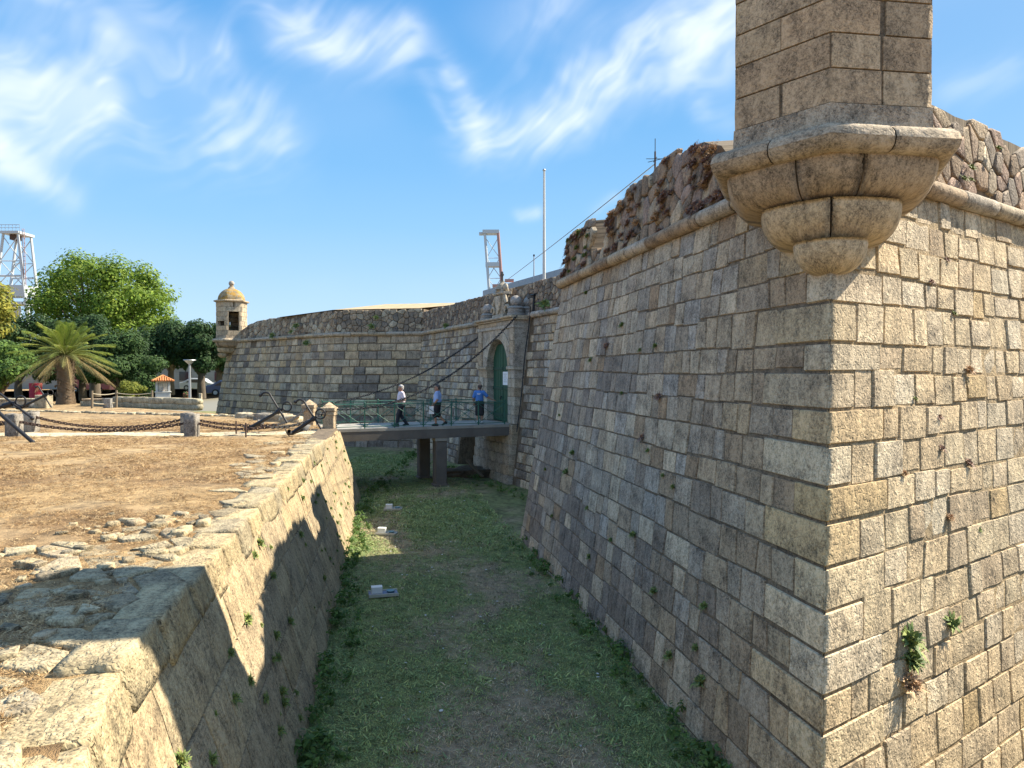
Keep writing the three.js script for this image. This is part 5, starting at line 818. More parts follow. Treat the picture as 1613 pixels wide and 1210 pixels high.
// ---------------------------------------------------------------- shrine, lamp, fence, walls at the back of the terrace
{
  const X = -24.4, Z = 51, g = thing('wayside_shrine', 'small white wayside shrine with orange tiled roof', 'shrine', V(X, 0.25, Z), 0.45), r = rng(5); g.scale.setScalar(0.74);
  part('step', paint(cbox(1.75, 0.22, 1.6, 0, 0.11, 0, 0.03), tones.beige), M.granite, g);
  part('base', cbox(1.3, 0.62, 1.2, 0, 0.53, 0, 0.02), M.white, g); part('ledge', cbox(1.42, 0.1, 1.3, 0, 0.89, 0, 0.02), M.white, g);
  for (const [x, z] of [[-.52, .45], [.52, .45], [-.52, -.45], [.52, -.45]]) part('corner_pillar', cbox(0.2, 0.85, 0.2, x, 1.365, z, 0.015), M.white, g);
  part('back_panel', cbox(0.84, 0.85, 0.08, 0, 1.365, -0.45, 0.01), M.white, g); part('lintel', cbox(1.24, 0.12, 1.1, 0, 1.85, 0, 0.015), M.white, g);
  const fr = part('window_frame', merge([box(0.84, 0.05, 0.04, 0, 0.97, 0.44), box(0.84, 0.05, 0.04, 0, 1.76, 0.44), box(0.05, 0.84, 0.04, -0.4, 1.365, 0.445), box(0.05, 0.84, 0.04, 0.4, 1.365, 0.445)]), M.concreteDark, g);
  part('figure', paint(new THREE.LatheGeometry([[0, 0], [.15, 0], [.12, .2], [.14, .34], [.06, .44], [.08, .52], [.05, .6], [0, .62]].map((p) => new THREE.Vector2(...p)), 10).translate(0, 0.96, 0), [.55, .5, .45]), M.plain, g);
  // hipped roof: rows of half-round tiles on four slopes
  const roof = part('roof', new THREE.ConeGeometry(1.28, 0.5, 4).rotateY(Math.PI / 4).translate(0, 2.17, 0), M.mortar, g);
  for (let f = 0; f < 4; f++) for (let k = -4; k <= 4; k++) { const x = k * 0.2, top = 0.905 - Math.abs(x), a = new THREE.Vector3(x, 1.935, 0.97), b = new THREE.Vector3(x, 1.94 + 0.5 * (1 - Math.abs(x) / 0.93), Math.max(0.03, Math.abs(x))); if (a.distanceTo(b) < 0.1) continue; part('roof_tile', paint(bar(a, b, 0.085, 0.07, 7).rotateY(f * Math.PI / 2), jitc([.50, .19, .065], 0.35, r)), M.tile, roof); }
  for (let f = 0; f < 4; f++) part('ridge_tile', paint(bar(new THREE.Vector3(0.9, 1.96, 0.9), new THREE.Vector3(0.02, 2.46, 0.02), 0.075, 0.065, 7).rotateY(f * Math.PI / 2), jitc([.52, .21, .07], 0.2, r)), M.tile, roof);
  const l = thing('lamp_post', 'slim grey lamp post with funnel shaped lamp head', 'lamp post', V(-21.9, -0.1, 49.6));
  part('pole', merge([cyl(0.07, 0.10, 2.95, 12, 0, 1.475, 0)]), M.steel, l); const hd = part('lamp_head', merge([cyl(0.36, 0.10, 0.26, 20, 0, 3.06, 0)]), M.white, l); part('lamp_lid', cyl(0.40, 0.42, 0.045, 20, 0, 3.22, 0), M.steel, hd);
  single('flower_pot', merge([paint(cyl(0.17, 0.12, 0.3, 12), [.36, .12, .05]), leaves([[0, 0.35, 0, .25, .25, .25]], 160, 0.06, [[.1, .14, .04], [.3, .08, .05]], rng(8))].map((q) => q.index ? q.toNonIndexed() : q)).translate(-22.5, 0.4, -50.4), M.dullLeaf, 'small clay flower pot with plant beside the shrine', 'flower pot');
  single('marker_post', paint(cbox(0.18, 0.7, 0.18, -21.3, 0.5, -49.9, 0.02), tones.pale), M.granite, 'short pale stone stub left of the lamp post foot', 'post');
  // low wall of big blocks along the far moat edge
  const w = thing('low_wall', 'low stone wall of large blocks in front of the shrine and lamp', 'wall', V(-22, 0, 47.5)), rw = rng(46);
  let u = 0; const A = [-29.5, 50.2], B = [-19.4, 44.9], L = Math.hypot(B[0] - A[0], B[1] - A[1]), an = Math.atan2(B[1] - A[1], B[0] - A[0]);
  while (u < L) { const n = rr(0.8, 1.7, rw), m = u + n / 2, t = m / L, hh = 0.34 + 0.36 * smooth(0.05, 0.4, t), x = lerp(A[0], B[0], t), z = lerp(A[1], B[1], t); for (let k = 0; k < (hh > 0.5 ? 2 : 1); k++) { const h = hh > 0.5 ? hh / 2 : hh; wpart('wall_block', rock(n * 1.08, h * 1.12, 0.5, rw, jitc(pick([[.40, .36, .26], [.36, .33, .25], [.43, .38, .27]], rw), 0.2, rw), 4, 0.07).rotateY(an).translate(x + rr(-.02, .02, rw), -0.04 + h * (k + 0.5), -z), M.rubble, w); } u += n; }
  const rk = rng(31);
  for (const [x, z, s, lb] of [[-13.5, 36.9, .5, 'grey boulder at the left of the row beside the anchors'], [-12.7, 36.2, .45, 'dark boulder second in the row beside the anchors'], [-11.9, 35.2, .62, 'flat boulder third in the row beside the anchors'], [-10.9, 34.2, .66, 'long pale boulder behind the left anchor stock'], [-10.1, 33.4, .55, 'pale boulder at the right of the row by the far bridge post']]) single('boulder', rock(s * 1.7, s * 0.62, s, rk, jitc(pick([[.40, .34, .25], [.30, .27, .23], [.44, .39, .29]], rk), 0.2, rk), 5, 0.22).translate(x, groundY(x, z) + s * 0.2, -z), M.rubble, lb, 'boulder');
  // line of kerb stones that runs along the back of the dry ground
  const kb = thing('stone_edging', 'irregular line of pale edging stones along the back of the dry ground', 'edging', V(-18, 0, 42));
  for (let i = 0; i < 46; i++) { const t = i / 46, x = lerp(-13.6, -31, t), z = lerp(37.6, 43.4, t) + (rk() - 0.5) * 0.3; wpart('edging_stone', rock(rr(.3, .62, rk), rr(.10, .2, rk), rr(.2, .34, rk), rk, jitc([.50, .43, .30], 0.3, rk), 3, 0.2).rotateY(rr(-.5, .5, rk)).translate(x, groundY(x, z) + 0.03, -z), M.rubble, kb); }
  // trough, wooden posts with rope
  const tg = thing('stone_trough', 'long low stone trough holding the bush', 'trough', V(-27.2, 0, 49.3)); part('trough_body', paint(cbox(3.1, 0.42, 0.9, 0, 0.2, 0, 0.03), [.30, .29, .23]), M.granite, tg); part('trough_rim', paint(merge([cbox(3.2, 0.1, 0.14, 0, 0.46, 0.42, 0.02), cbox(3.2, 0.1, 0.14, 0, 0.46, -0.42, 0.02), cbox(0.14, 0.1, 0.72, -1.52, 0.46, 0, 0.02), cbox(0.14, 0.1, 0.72, 1.52, 0.46, 0, 0.02)]), tones.beige), M.granite, tg); part('soil', paint(box(2.9, 0.04, 0.7, 0, 0.43, 0), [.09, .07, .05]), M.plain, tg);
  const posts = [[-26.6, 46.2, 'weathered wooden rope post left of the row, near the palm'], [-25.6, 47.2, 'weathered wooden rope post in the middle of the row'], [-23.2, 47.0, 'weathered wooden rope post at the right, before the bush']];
  for (const [x, z, lb] of posts) single('wooden_post', bar(V(x, -0.1, z), V(x + 0.02, 1.12, z), 0.075, 0.065, 8), M.wood, lb, 'post', 'wooden rope posts');
  for (const [i, y, lb] of [[0, .95, 'upper rope between the left and middle wooden posts'], [1, .95, 'upper rope between the middle and right wooden posts'], [0, .35, 'lower slack rope between the left and middle wooden posts']]) { const a = posts[i], b = posts[i + 1], pts = []; for (let k = 0; k <= 8; k++) { const t = k / 8; pts.push(V(lerp(a[0], b[0], t), y - 0.5 * t * (1 - t) * 0.8, lerp(a[1], b[1], t))); } single('rope', tube(pts, 0.03, 6, 20), std({ color: new THREE.Color().setRGB(.48, .42, .30) }), lb, 'rope'); }
  single('marker_post', paint(cbox(0.5, 0.62, 0.45, -26.0, 0.3, -47.0, 0.03), [.30, .30, .29]), M.granite, 'squat grey stone block between the rope posts', 'post');
  // low walls and blocks at the left
  const lw = thing('planter_wall', 'low pale planter wall of stone blocks under the left trees', 'wall', V(-33.5, 0, 47)); for (let i = 0; i < 7; i++) { wpart('wall_block', paint(cbox(1.14, 0.5, 0.4, -37.8 + i * 1.16, 0.24, -47.2, 0.03), jitc([.42, .37, .28], 0.25, rk)), M.granite, lw); wpart('wall_cap', paint(cbox(1.16, 0.1, 0.5, -37.8 + i * 1.16, 0.55, -47.2, 0.03), jitc([.50, .45, .34], 0.2, rk)), M.granite, lw); }
  single('stone_block_seat', paint(cbox(0.75, 0.85, 0.7, -29.9, 0.42, -46.6, 0.04), [.38, .34, .25]), M.granite, 'tall squared stone block at the end of the planter wall', 'block');
  single('stone_block_seat', paint(cbox(0.55, 0.42, 0.5, -29.6, 0.2, -51.0, 0.04), [.46, .41, .30]), M.granite, 'small pale stone cube right of the palm foot', 'block');
  const ban = thing('red_banner', 'crimson rolled banner standing left of the palm trunk', 'banner', V(-34.6, 0, 53)); part('cloth', paint(new THREE.CylinderGeometry(0.42, 0.40, 1.15, 16, 3, true).translate(0, 0.9, 0), [.32, .02, .045]), M.dullLeaf, ban); part('end_cap', paint(cyl(0.41, 0.42, 0.03, 16, 0, 1.48, 0), [.30, .05, .06]), M.plain, ban); part('leg', merge([bar(new THREE.Vector3(-.2, .4, 0), new THREE.Vector3(-.4, 0, .2), 0.03), bar(new THREE.Vector3(.2, .4, 0), new THREE.Vector3(.45, 0, .25), 0.03), bar(new THREE.Vector3(.2, .4, 0), new THREE.Vector3(.1, 0, -.3), 0.03)]), M.white, ban);
}
// ---------------------------------------------------------------- parked vehicles and a pale building behind the trees
function car(X, Z, turn, c, label, van, group) {
  const g = thing(van ? 'parked_van' : 'parked_car', label, van ? 'van' : 'car', V(X, 0.02, Z), turn, group), s = new THREE.Shape(), pts = van ? [[-2.4, .35], [2.3, .35], [2.35, .95], [1.9, 1.25], [1.35, 2.1], [-2.35, 2.15], [-2.45, 1.0]] : [[-2.05, .3], [2.0, .3], [2.1, .7], [1.25, .88], [.6, 1.38], [-.9, 1.42], [-1.7, .98], [-2.1, .9]];
  pts.forEach((p, i) => i ? s.lineTo(...p) : s.moveTo(...p)); s.closePath(); const w = van ? 1.8 : 1.6;
  part('body', paint(new THREE.ExtrudeGeometry(s, { depth: w, bevelEnabled: true, bevelSize: 0.07, bevelThickness: 0.08, bevelSegments: 2 }).translate(0, 0, -w / 2), c), M.gloss, g);
  const ws = new THREE.Shape(), wp = van ? [[1.15, 1.3], [1.75, 1.3], [1.3, 1.95], [.5, 1.95], [.5, 1.3]] : [[-1.4, .98], [1.05, .93], [.5, 1.3], [-.8, 1.32]]; wp.forEach((p, i) => i ? ws.lineTo(...p) : ws.moveTo(...p)); ws.closePath();
  for (const q of [-1, 1]) part('window', new THREE.ExtrudeGeometry(ws, { depth: 0.02, bevelEnabled: false }).translate(0, 0, q > 0 ? w / 2 + 0.075 : -w / 2 - 0.095), M.glass, g);
  for (const x of [-1.3, 1.3]) for (const q of [-1, 1]) { const t = part('wheel', cyl(0.32, 0.32, 0.2, 18).rotateX(Math.PI / 2).translate(x, 0.32, q * (w / 2 + 0.02)), M.rubber, g); part('rim', cyl(0.19, 0.19, 0.03, 12).rotateX(Math.PI / 2).translate(x, 0.32, q * (w / 2 + 0.125)), M.steel, t); }
}
car(-26.9, 70, 0.2, [.03, .06, .15], 'blue car parked under the dark evergreen near the far bastion', false, 'vehicles parked behind the trees');
car(-38.5, 90, 0.1, [.55, .56, .58], 'white car parked behind the lamp post', false, 'vehicles parked behind the trees');
car(-47.2, 82, 0.05, [.42, .06, .05], 'red and pale van parked behind the rope posts', true, 'vehicles parked behind the trees');
{ const g = thing('low_building', 'long pale low building at the back behind the tree trunks', 'building', V(-50, 0, 100)); part('wall', box(70, 3.2, 6, 0, 1.6, 0), M.concrete, g); part('roof', box(70.6, 0.25, 6.6, 0, 3.32, 0), M.concrete, g); for (let i = 0; i < 14; i++) { const w = part('window', box(1.6, 1.2, 0.08, -31 + i * 4.7, 1.7, 3.02), M.glass, g); part('sill', box(1.8, 0.08, 0.16, -31 + i * 4.7, 1.06, 3.07), M.concrete, w); } }
// ---------------------------------------------------------------- harbour cranes
function lattice(list, a0, a1, b0, b1, n, r) { for (let i = 0; i < n; i++) { const p = a0.clone().lerp(a1, i / n), q = b0.clone().lerp(b1, (i + 1) / n), p2 = a0.clone().lerp(a1, (i + 1) / n), q2 = b0.clone().lerp(b1, i / n); list.push(bar(p, q, r, r, 5), bar(q2, p2, r, r, 5)); if (i) list.push(bar(p, q2, r, r, 5)); } }
{
  const Z = 300, V3 = (x, y, z = 0) => new THREE.Vector3(x, y, z);
  const g = thing('gantry_crane', 'tall white harbour crane rising behind the trees at the left', 'crane', V(-203, -3, Z)); g.scale.x = 0.72;
  const legs = []; for (const z of [-4, 4]) { legs.push(bar(V3(-9.5, 30, z), V3(-3.6, 61, z), 0.8, 0.6, 6), bar(V3(9, 30, z), V3(4.6, 61, z), 0.8, 0.6, 6)); } part('apex_frame', merge([...legs, bar(V3(-7, 44, -4), V3(7, 44, -4), .45), bar(V3(-7, 44, 4), V3(7, 44, 4), .45)]), M.paleSteel, g);
  const br = []; for (const z of [-4, 4]) lattice(br, V3(-7.2, 40, z), V3(-3.8, 60, z), V3(7.4, 40, z), V3(4.7, 60, z), 2, 0.22); part('bracing', merge(br), M.paleSteel, g);
  part('top_platform', merge([box(10.5, 1.0, 10, 0.5, 61.5, 0)]), M.paleSteel, g); part('sheave', box(3.2, 3.4, 4, 0.5, 60.5, 1), M.rust, g); const hr = []; for (let i = 0; i <= 6; i++) hr.push(bar(V3(-5.5 + i * 2, 62, 5), V3(-5.5 + i * 2, 64.4, 5), .12, .12, 4)); hr.push(bar(V3(-5.5, 64.4, 5), V3(6.5, 64.4, 5), .12, .12, 4), bar(V3(-5.5, 63.2, 5), V3(6.5, 63.2, 5), .1, .1, 4)); part('handrail', merge(hr), M.cladding, g);
  part('ladder', merge([bar(V3(7.8, 40, 4), V3(7.0, 63, 4), .2, .2, 4), bar(V3(8.8, 40, 4), V3(8.0, 63, 4), .2, .2, 4), ...[...Array(12)].map((_, i) => bar(V3(7.7, 41 + i * 1.8, 4), V3(8.7, 41 + i * 1.8, 4), .12, .12, 4))]), M.redSteel, g);
  part('girder', merge([box(60, 4.5, 9, -22, 38, 0), box(58, 1, 10.5, -22, 33, 0)]), M.paleSteel, g); part('machinery_house', box(20, 6, 9, -12, 29, 0), M.paleSteel, g); part('portal_leg', merge([[-14, -5], [14, -5], [-14, 5], [14, 5]].map(([x, z]) => bar(V3(x, 0, z), V3(x * .7, 34, z), 1.1, 1.0, 6))), M.paleSteel, g);
  part('sill_beam', merge([box(30, 2, 2, 0, 14, -5), box(30, 2, 2, 0, 14, 5)]), M.paleSteel, g);
}
{
  const g = thing('boom_crane', 'white and red lattice crane mast rising behind the gate parapet', 'crane', V(-9.2, -3, 330)), V3 = (x, y, z = 0) => new THREE.Vector3(x, y, z);
  const top = 67.5, base = 20; part('white_leg', merge([bar(V3(0.6, base, 0), V3(-3.0, top, 0), .75, .6, 6), bar(V3(0.6, base, 4), V3(-3.0, top, 4), .75, .6, 6)]), M.paleSteel, g); part('red_leg', merge([bar(V3(6.4, base, 0), V3(3.0, top, 0), .9, .75, 6), bar(V3(6.4, base, 4), V3(3.0, top, 4), .9, .75, 6)]), M.redSteel, g);
  const br = []; lattice(br, V3(0, base, 0), V3(-2.8, top - 2, 0), V3(6.2, base, 0), V3(3, top - 2, 0), 5, .16); part('bracing', merge(br), M.paleSteel, g); part('cap_beam', merge([box(7.4, 1.5, 6, -0.2, top, 2), box(3, 1, 3, -4, top - 0.6, 2)]), M.paleSteel, g); part('mid_beam', box(7, 1.8, 5, 0.9, top - 14.5, 2), M.paleSteel, g);
  part('platform', merge([box(12, 1.0, 7, 6.5, 43.5, 2), box(4, 1, 4, 8, 46, 2)]), M.redSteel, g); part('tower_leg', merge([bar(V3(5, 5, 0), V3(5, 43, 0), .8), bar(V3(11, 5, 0), V3(11, 43, 0), .8), bar(V3(11, 41, 0), V3(20, 28, 0), .3), bar(V3(5, 40, 0), V3(11, 30, 0), .25)]), M.paleSteel, g); part('portal', box(26, 3, 6, 4, 6.5, 2), M.paleSteel, g); part('portal_leg', merge([bar(V3(-8, 0, 2), V3(-8, 8, 2), 1), bar(V3(16, 0, 2), V3(16, 8, 2), 1)]), M.paleSteel, g);
}
// ---------------------------------------------------------------- things on top of the fort
{
  const q = (s, o) => P2(s, o), a = q(-6, -3.6), g = thing('fort_building', 'low modern building with grey metal edge behind the gate parapet', 'building', V(q(0, -6)[0], 4.8, q(0, -6)[1]));
  const fp = (s0, s1, o0, o1) => [q(s0, o0), q(s1, o0), q(s1, o1), q(s0, o1)];
  wpart('wall', prism(fp(-1, 14.5, -3.4, -10), fp(-1, 14.5, -3.4, -10), 4.9, 7.2), M.white, g); const ed = wpart('roof_edge', prism(fp(-1.1, 14.6, -3.35, -10.1), fp(-1.1, 14.6, -3.35, -10.1), 7.205, 7.55), M.cladding, g);
  for (let i = 0; i < 16; i++) { const s = -0.4 + i * 0.92; wpart('cladding_panel', prism(fp(s, s + 0.90, -3.32, -3.349), fp(s, s + 0.90, -3.32, -3.349), 7.215, 7.545), M.cladding, ed); }
  const fl = thing('flagpole', 'tall bare white flagpole above the curtain wall', 'flagpole', V(1.58, 6.5, 36)); part('pole', cyl(0.05, 0.085, 5.7, 10, 0, 2.85, 0), M.white, fl); part('truck', new THREE.SphereGeometry(0.08, 8, 6).translate(0, 5.72, 0), M.steel, fl); part('base', cyl(0.14, 0.16, 0.3, 10, 0, 0.15, 0), M.white, fl);
  const sp = thing('short_mast', 'short thin mast left of the flagpole', 'mast', V(1.2, 7.4, 40)); part('pole', cyl(0.03, 0.04, 1.25, 8, 0, 0.62, 0), M.steel, sp); part('tip', cyl(0.05, 0.05, 0.1, 8, 0, 1.28, 0), M.iron, sp);
  const an = thing('antenna', 'thin radio antenna with crossed rods above the near parapet', 'antenna', V(3.55, 5.5, 18.2)); part('mast', cyl(0.022, 0.03, 2.3, 8, 0, 1.15, 0), M.rust, an); part('rod', merge([bar(new THREE.Vector3(-.22, 2.12, 0), new THREE.Vector3(.22, 2.12, 0), .008), bar(new THREE.Vector3(0, 2.1, -.22), new THREE.Vector3(0, 2.1, .22), .008), bar(new THREE.Vector3(-.15, 2.08, -.15), new THREE.Vector3(.15, 2.08, .15), .008), bar(new THREE.Vector3(0, 2.25, 0), new THREE.Vector3(0, 2.62, 0), .01)]), M.iron, an);
  const wire = (p, q2, label, sag) => { const pts = []; for (let k = 0; k <= 10; k++) { const t = k / 10, v = p.clone().lerp(q2, t); v.y -= sag * 4 * t * (1 - t); pts.push(v); } single('wire', tube(pts, 0.014, 5, 30), M.steel, label, 'wire'); };
  wire(V(3.55, 7.5, 18.2), V(-2.4, 6.6, 46), 'thin wire sloping down from the antenna across the sky', 0.1);
  wire(V(2.5, 6.9, 24), V(2.0, 7.0, 42), 'second thin wire behind the flagpole', 0.02);
}

// ---------------------------------------------------------------- people
// surface of a distance field by naive surface nets
function nets(f, lo, hi, h, colorAt) {
  const n = [0, 1, 2].map((k) => Math.ceil((hi[k] - lo[k]) / h) + 1), id = (i, j, k) => (k * n[1] + j) * n[0] + i, F = new Float32Array(n[0] * n[1] * n[2]), p = new THREE.Vector3();
  for (let k = 0; k < n[2]; k++) for (let j = 0; j < n[1]; j++) for (let i = 0; i < n[0]; i++) { p.set(lo[0] + i * h, lo[1] + j * h, lo[2] + k * h); F[id(i, j, k)] = f(p); }
  const cell = new Int32Array(F.length).fill(-1), mb = new MB();
  for (let k = 0; k + 1 < n[2]; k++) for (let j = 0; j + 1 < n[1]; j++) for (let i = 0; i + 1 < n[0]; i++) {
    let m = 0; const c = []; for (let q = 0; q < 8; q++) { const v = F[id(i + (q & 1), j + ((q >> 1) & 1), k + (q >> 2))]; c.push(v); if (v < 0) m++; } if (m === 0 || m === 8) continue;
    let x = 0, y = 0, z = 0, e = 0; for (let a = 0; a < 8; a++) for (const bit of [1, 2, 4]) { const b = a | bit; if (b === a || (c[a] < 0) === (c[b] < 0)) continue; const t = c[a] / (c[a] - c[b]); x += (a & 1) + (bit === 1 ? t : 0); y += ((a >> 1) & 1) + (bit === 2 ? t : 0); z += (a >> 2) + (bit === 4 ? t : 0); e++; }
    const pt = new THREE.Vector3(lo[0] + (i + x / e) * h, lo[1] + (j + y / e) * h, lo[2] + (k + z / e) * h); cell[id(i, j, k)] = mb.v(pt, colorAt(pt), pt.x, pt.y);
  }
  const quad = (a, b, c, d, fl) => { if (a < 0 || b < 0 || c < 0 || d < 0) return; fl ? mb.q(a, b, c, d) : mb.q(d, c, b, a); };
  for (let k = 1; k + 1 < n[2]; k++) for (let j = 1; j + 1 < n[1]; j++) for (let i = 1; i + 1 < n[0]; i++) {
    const v = F[id(i, j, k)] < 0;
    if (v !== F[id(i + 1, j, k)] < 0) quad(cell[id(i, j - 1, k - 1)], cell[id(i, j, k - 1)], cell[id(i, j, k)], cell[id(i, j - 1, k)], v);
    if (v !== F[id(i, j + 1, k)] < 0) quad(cell[id(i - 1, j, k - 1)], cell[id(i - 1, j, k)], cell[id(i, j, k)], cell[id(i, j, k - 1)], v);
    if (v !== F[id(i, j, k + 1)] < 0) quad(cell[id(i - 1, j - 1, k)], cell[id(i, j - 1, k)], cell[id(i, j, k)], cell[id(i - 1, j, k)], v);
  }
  return mb.geo();
}
const sub = (a, b) => a.clone().sub(b);
function capsule(p, a, b, ra, rb) { const ab = sub(b, a), t = clamp(sub(p, a).dot(ab) / Math.max(1e-9, ab.lengthSq())); return p.distanceTo(a.clone().addScaledVector(ab, t)) - lerp(ra, rb, t); }
const smin = (a, b, k) => { const h = clamp(0.5 + 0.5 * (b - a) / k); return lerp(b, a, h) - k * h * (1 - h); };
const field = (bones, k) => (p) => { let d = 9; for (const [a, b, ra, rb, sq] of bones) { const q = sq ? new THREE.Vector3(p.x, p.y, (p.z - a.z) / sq + a.z) : p; d = smin(d, capsule(q, a, b, ra, rb) * (sq ? Math.min(1, sq) : 1), k); } return d; };
const boundsOf = (bones, m) => { const lo = [9, 9, 9], hi = [-9, -9, -9]; for (const [a, b, ra, rb] of bones) for (const [v, r] of [[a, ra], [b, rb]]) v.toArray().forEach((c, k) => { lo[k] = Math.min(lo[k], c - r - m); hi[k] = Math.max(hi[k], c + r + m); }); return [lo, hi]; };
// joints in the person's own axes: z forward, x to the person's left, y up, feet on y = 0
function person(label, pos, turn, J, look) {
  const v = (a) => new THREE.Vector3(...a), g = thing('person', label, 'person', pos, turn), j = {}; for (const k in J) j[k] = v(J[k]);
  const skin = look.skin ?? [.36, .20, .135], N = [];
  const head = j.head, fwd = new THREE.Vector3(Math.sin(look.gaze ?? 0), 0, Math.cos(look.gaze ?? 0)), lat = new THREE.Vector3(fwd.z, 0, -fwd.x), at = (x, y, z) => head.clone().addScaledVector(lat, x).addScaledVector(fwd, z).add(new THREE.Vector3(0, y, 0));
  const body = [[j.pelvis, j.belly, .135, .15], [j.belly, j.chest, .15, .15], [j.chest, j.neck, .13, .06], [j.shL, j.shR, .065, .065], [j.neck, at(0, -.06, 0), .058, .06]];
  for (const s of ['L', 'R']) body.push([j['sh' + s], j['el' + s], .054, .041], [j['el' + s], j['wr' + s], .041, .028], [j['hip' + s], j['kn' + s], .092, .060], [j['kn' + s], j['an' + s], .060, .040], [j['an' + s], j['an' + s].clone().add(v(J['toe' + s]).sub(j['an' + s])), .042, .035]);
  const [lo, hi] = boundsOf(body, .06), main = nets(field(body, .035), lo, hi, .017, () => skin);
  const hd = [[at(0, .03, -.015), at(0, .05, -.01), .095, .097], [at(0, -.05, .03), at(0, -.015, .035), .068, .075], [at(0, -.105, .06), at(0, -.085, .05), .034, .04], [at(0, .012, .10), at(0, -.028, .122), .014, .02], [at(-.095, -.02, -.01), at(-.098, .025, -.015), .016, .02], [at(.095, -.02, -.01), at(.098, .025, -.015), .016, .02], [at(0, -.055, .095), at(0, -.06, .095), .022, .022], [at(0, -.08, -.01), j.neck, .055, .058]];
  const [hlo, hhi] = boundsOf(hd, .03), face = nets((p) => { let d = field(hd, .02)(p); for (const s of [-1, 1]) d = Math.max(d, -(p.distanceTo(at(s * .035, .015, .103)) - .017)); return d; }, hlo, hhi, .0075, (p) => { const q = sub(p, head), fz = q.dot(fwd), fx = Math.abs(q.dot(lat)); if (fz > .08 && q.y > 0 && q.y < .03 && fx > .02 && fx < .05) return [.06, .045, .04]; if (fz > .085 && q.y < -.05 && q.y > -.07 && fx < .028) return [.30, .12, .09]; return skin; });
  const hands = ['L', 'R'].map((s) => {
    const w = j['wr' + s], d = (J['hd' + s] ? v(J['hd' + s]) : sub(w, j['el' + s])).normalize(), up = new THREE.Vector3(0, 1, 0), x = (J['pl' + s] ? v(J['pl' + s]) : d.clone().cross(Math.abs(d.y) > 0.8 ? new THREE.Vector3(s === 'L' ? 1 : -1, 0, 0).cross(d) : up)).normalize(), nrm = x.clone().cross(d).normalize(), pt = (a, b, c) => w.clone().addScaledVector(d, a).addScaledVector(x, b).addScaledVector(nrm, c), b = [[pt(0, 0, 0), pt(.05, -.02, 0), .026, .022], [pt(.02, .012, 0), pt(.075, .022, 0), .022, .019], [pt(.05, -.005, 0), pt(.08, -.005, 0), .02, .02]];
    [[-.03, .062], [-.010, .074], [.011, .078], [.031, .068]].forEach(([o, l], i) => { const c = .012 + .006 * i; b.push([pt(.078, o, 0), pt(.078 + l * .5, o * 1.08, -c * .4), .0098, .0092], [pt(.078 + l * .5, o * 1.08, -c * .4), pt(.078 + l * .9, o * 1.1, -c * 1.9), .009, .0078]); });
    b.push([pt(.02, .03, -.004), pt(.055, .055, -.016), .014, .011], [pt(.055, .055, -.016), pt(.082, .058, -.03), .0105, .009]); const [l, h] = boundsOf(b, .012); return nets(field(b, .006), l, h, .0055, () => skin);
  });
  part('body', merge([main, face, ...hands]), M.plain, g);
  const cloth = (name, bones, k, cut, c, parent = g) => { const [l, h] = boundsOf(bones, .03), f = field(bones, k); return part(name, nets((p) => { let d = f(p); for (const [o, n] of cut) d = Math.max(d, sub(p, o).dot(n)); return d; }, l, h, .014, (p) => jitc(c, 0.06, R0)), M.plain, parent); };
  const e = .014, arm = (s, t) => j['sh' + s].clone().lerp(j['el' + s], t);
  const shirt = cloth('shirt', [[j.pelvis.clone().add(v([0, .02, 0])), j.belly, .158, .172], [j.belly, j.chest, .17, .168], [j.chest, j.neck.clone().add(v([0, -.02, 0])), .145, .075], [j.shL, j.shR, .085, .085], [j.shL, arm('L', .75), .082, .080], [j.shR, arm('R', .75), .082, .080]], .03, [[j.pelvis.clone().add(v([0, .0, 0])), v([0, -1, 0])]], look.shirt);
  part('collar', paint(new THREE.TorusGeometry(.072, .018, 8, 18).rotateX(Math.PI / 2 + .25).translate(j.neck.x, j.neck.y + .005, j.neck.z + .008), look.shirt), M.plain, shirt);
  const legs = []; for (const s of ['L', 'R']) { legs.push([j['hip' + s], j['kn' + s], .118, look.shorts ? .112 : .082]); if (!look.shorts) legs.push([j['kn' + s], j['an' + s], .082, .068]); else legs.push([j['kn' + s], j['kn' + s].clone().lerp(j['an' + s], .12), .11, .108]); }
  cloth(look.shorts ? 'shorts' : 'trousers', [[j.hipL, j.hipR, .125, .125], [j.pelvis, j.pelvis.clone().add(v([0, .05, 0])), .158, .155], ...legs], .03, look.shorts ? [] : [[v([0, .055, 0]), v([0, -1, 0])]], look.legs);
  part('belt', paint(new THREE.TorusGeometry(.155, .02, 6, 24).rotateX(Math.PI / 2).scale(1, 1.1, 1).translate(j.pelvis.x, j.pelvis.y + .055, j.pelvis.z), [.02, .018, .016]), M.plain, g);
  const hair = [[at(0, .055, -.03), at(0, .06, -.015), .098, .098], [at(0, -.02, -.06), at(0, .03, -.05), .07, .085], [at(-.07, .02, -.02), at(.07, .02, -.02), .04, .04]], [rl, rh] = boundsOf(hair, .03), fh = field(hair, .02);
  part('hair', nets((p) => { const q = sub(p, head), fz = q.dot(fwd); let d = fh(p); d = Math.max(d, fz * .8 - q.y * .75 + (look.bald ?? 0.0) - .005); if (look.crown) d = Math.max(d, q.y - look.crown); return d; }, rl, rh, .009, () => jitc(look.hair, 0.4, R0)), M.plain, g);
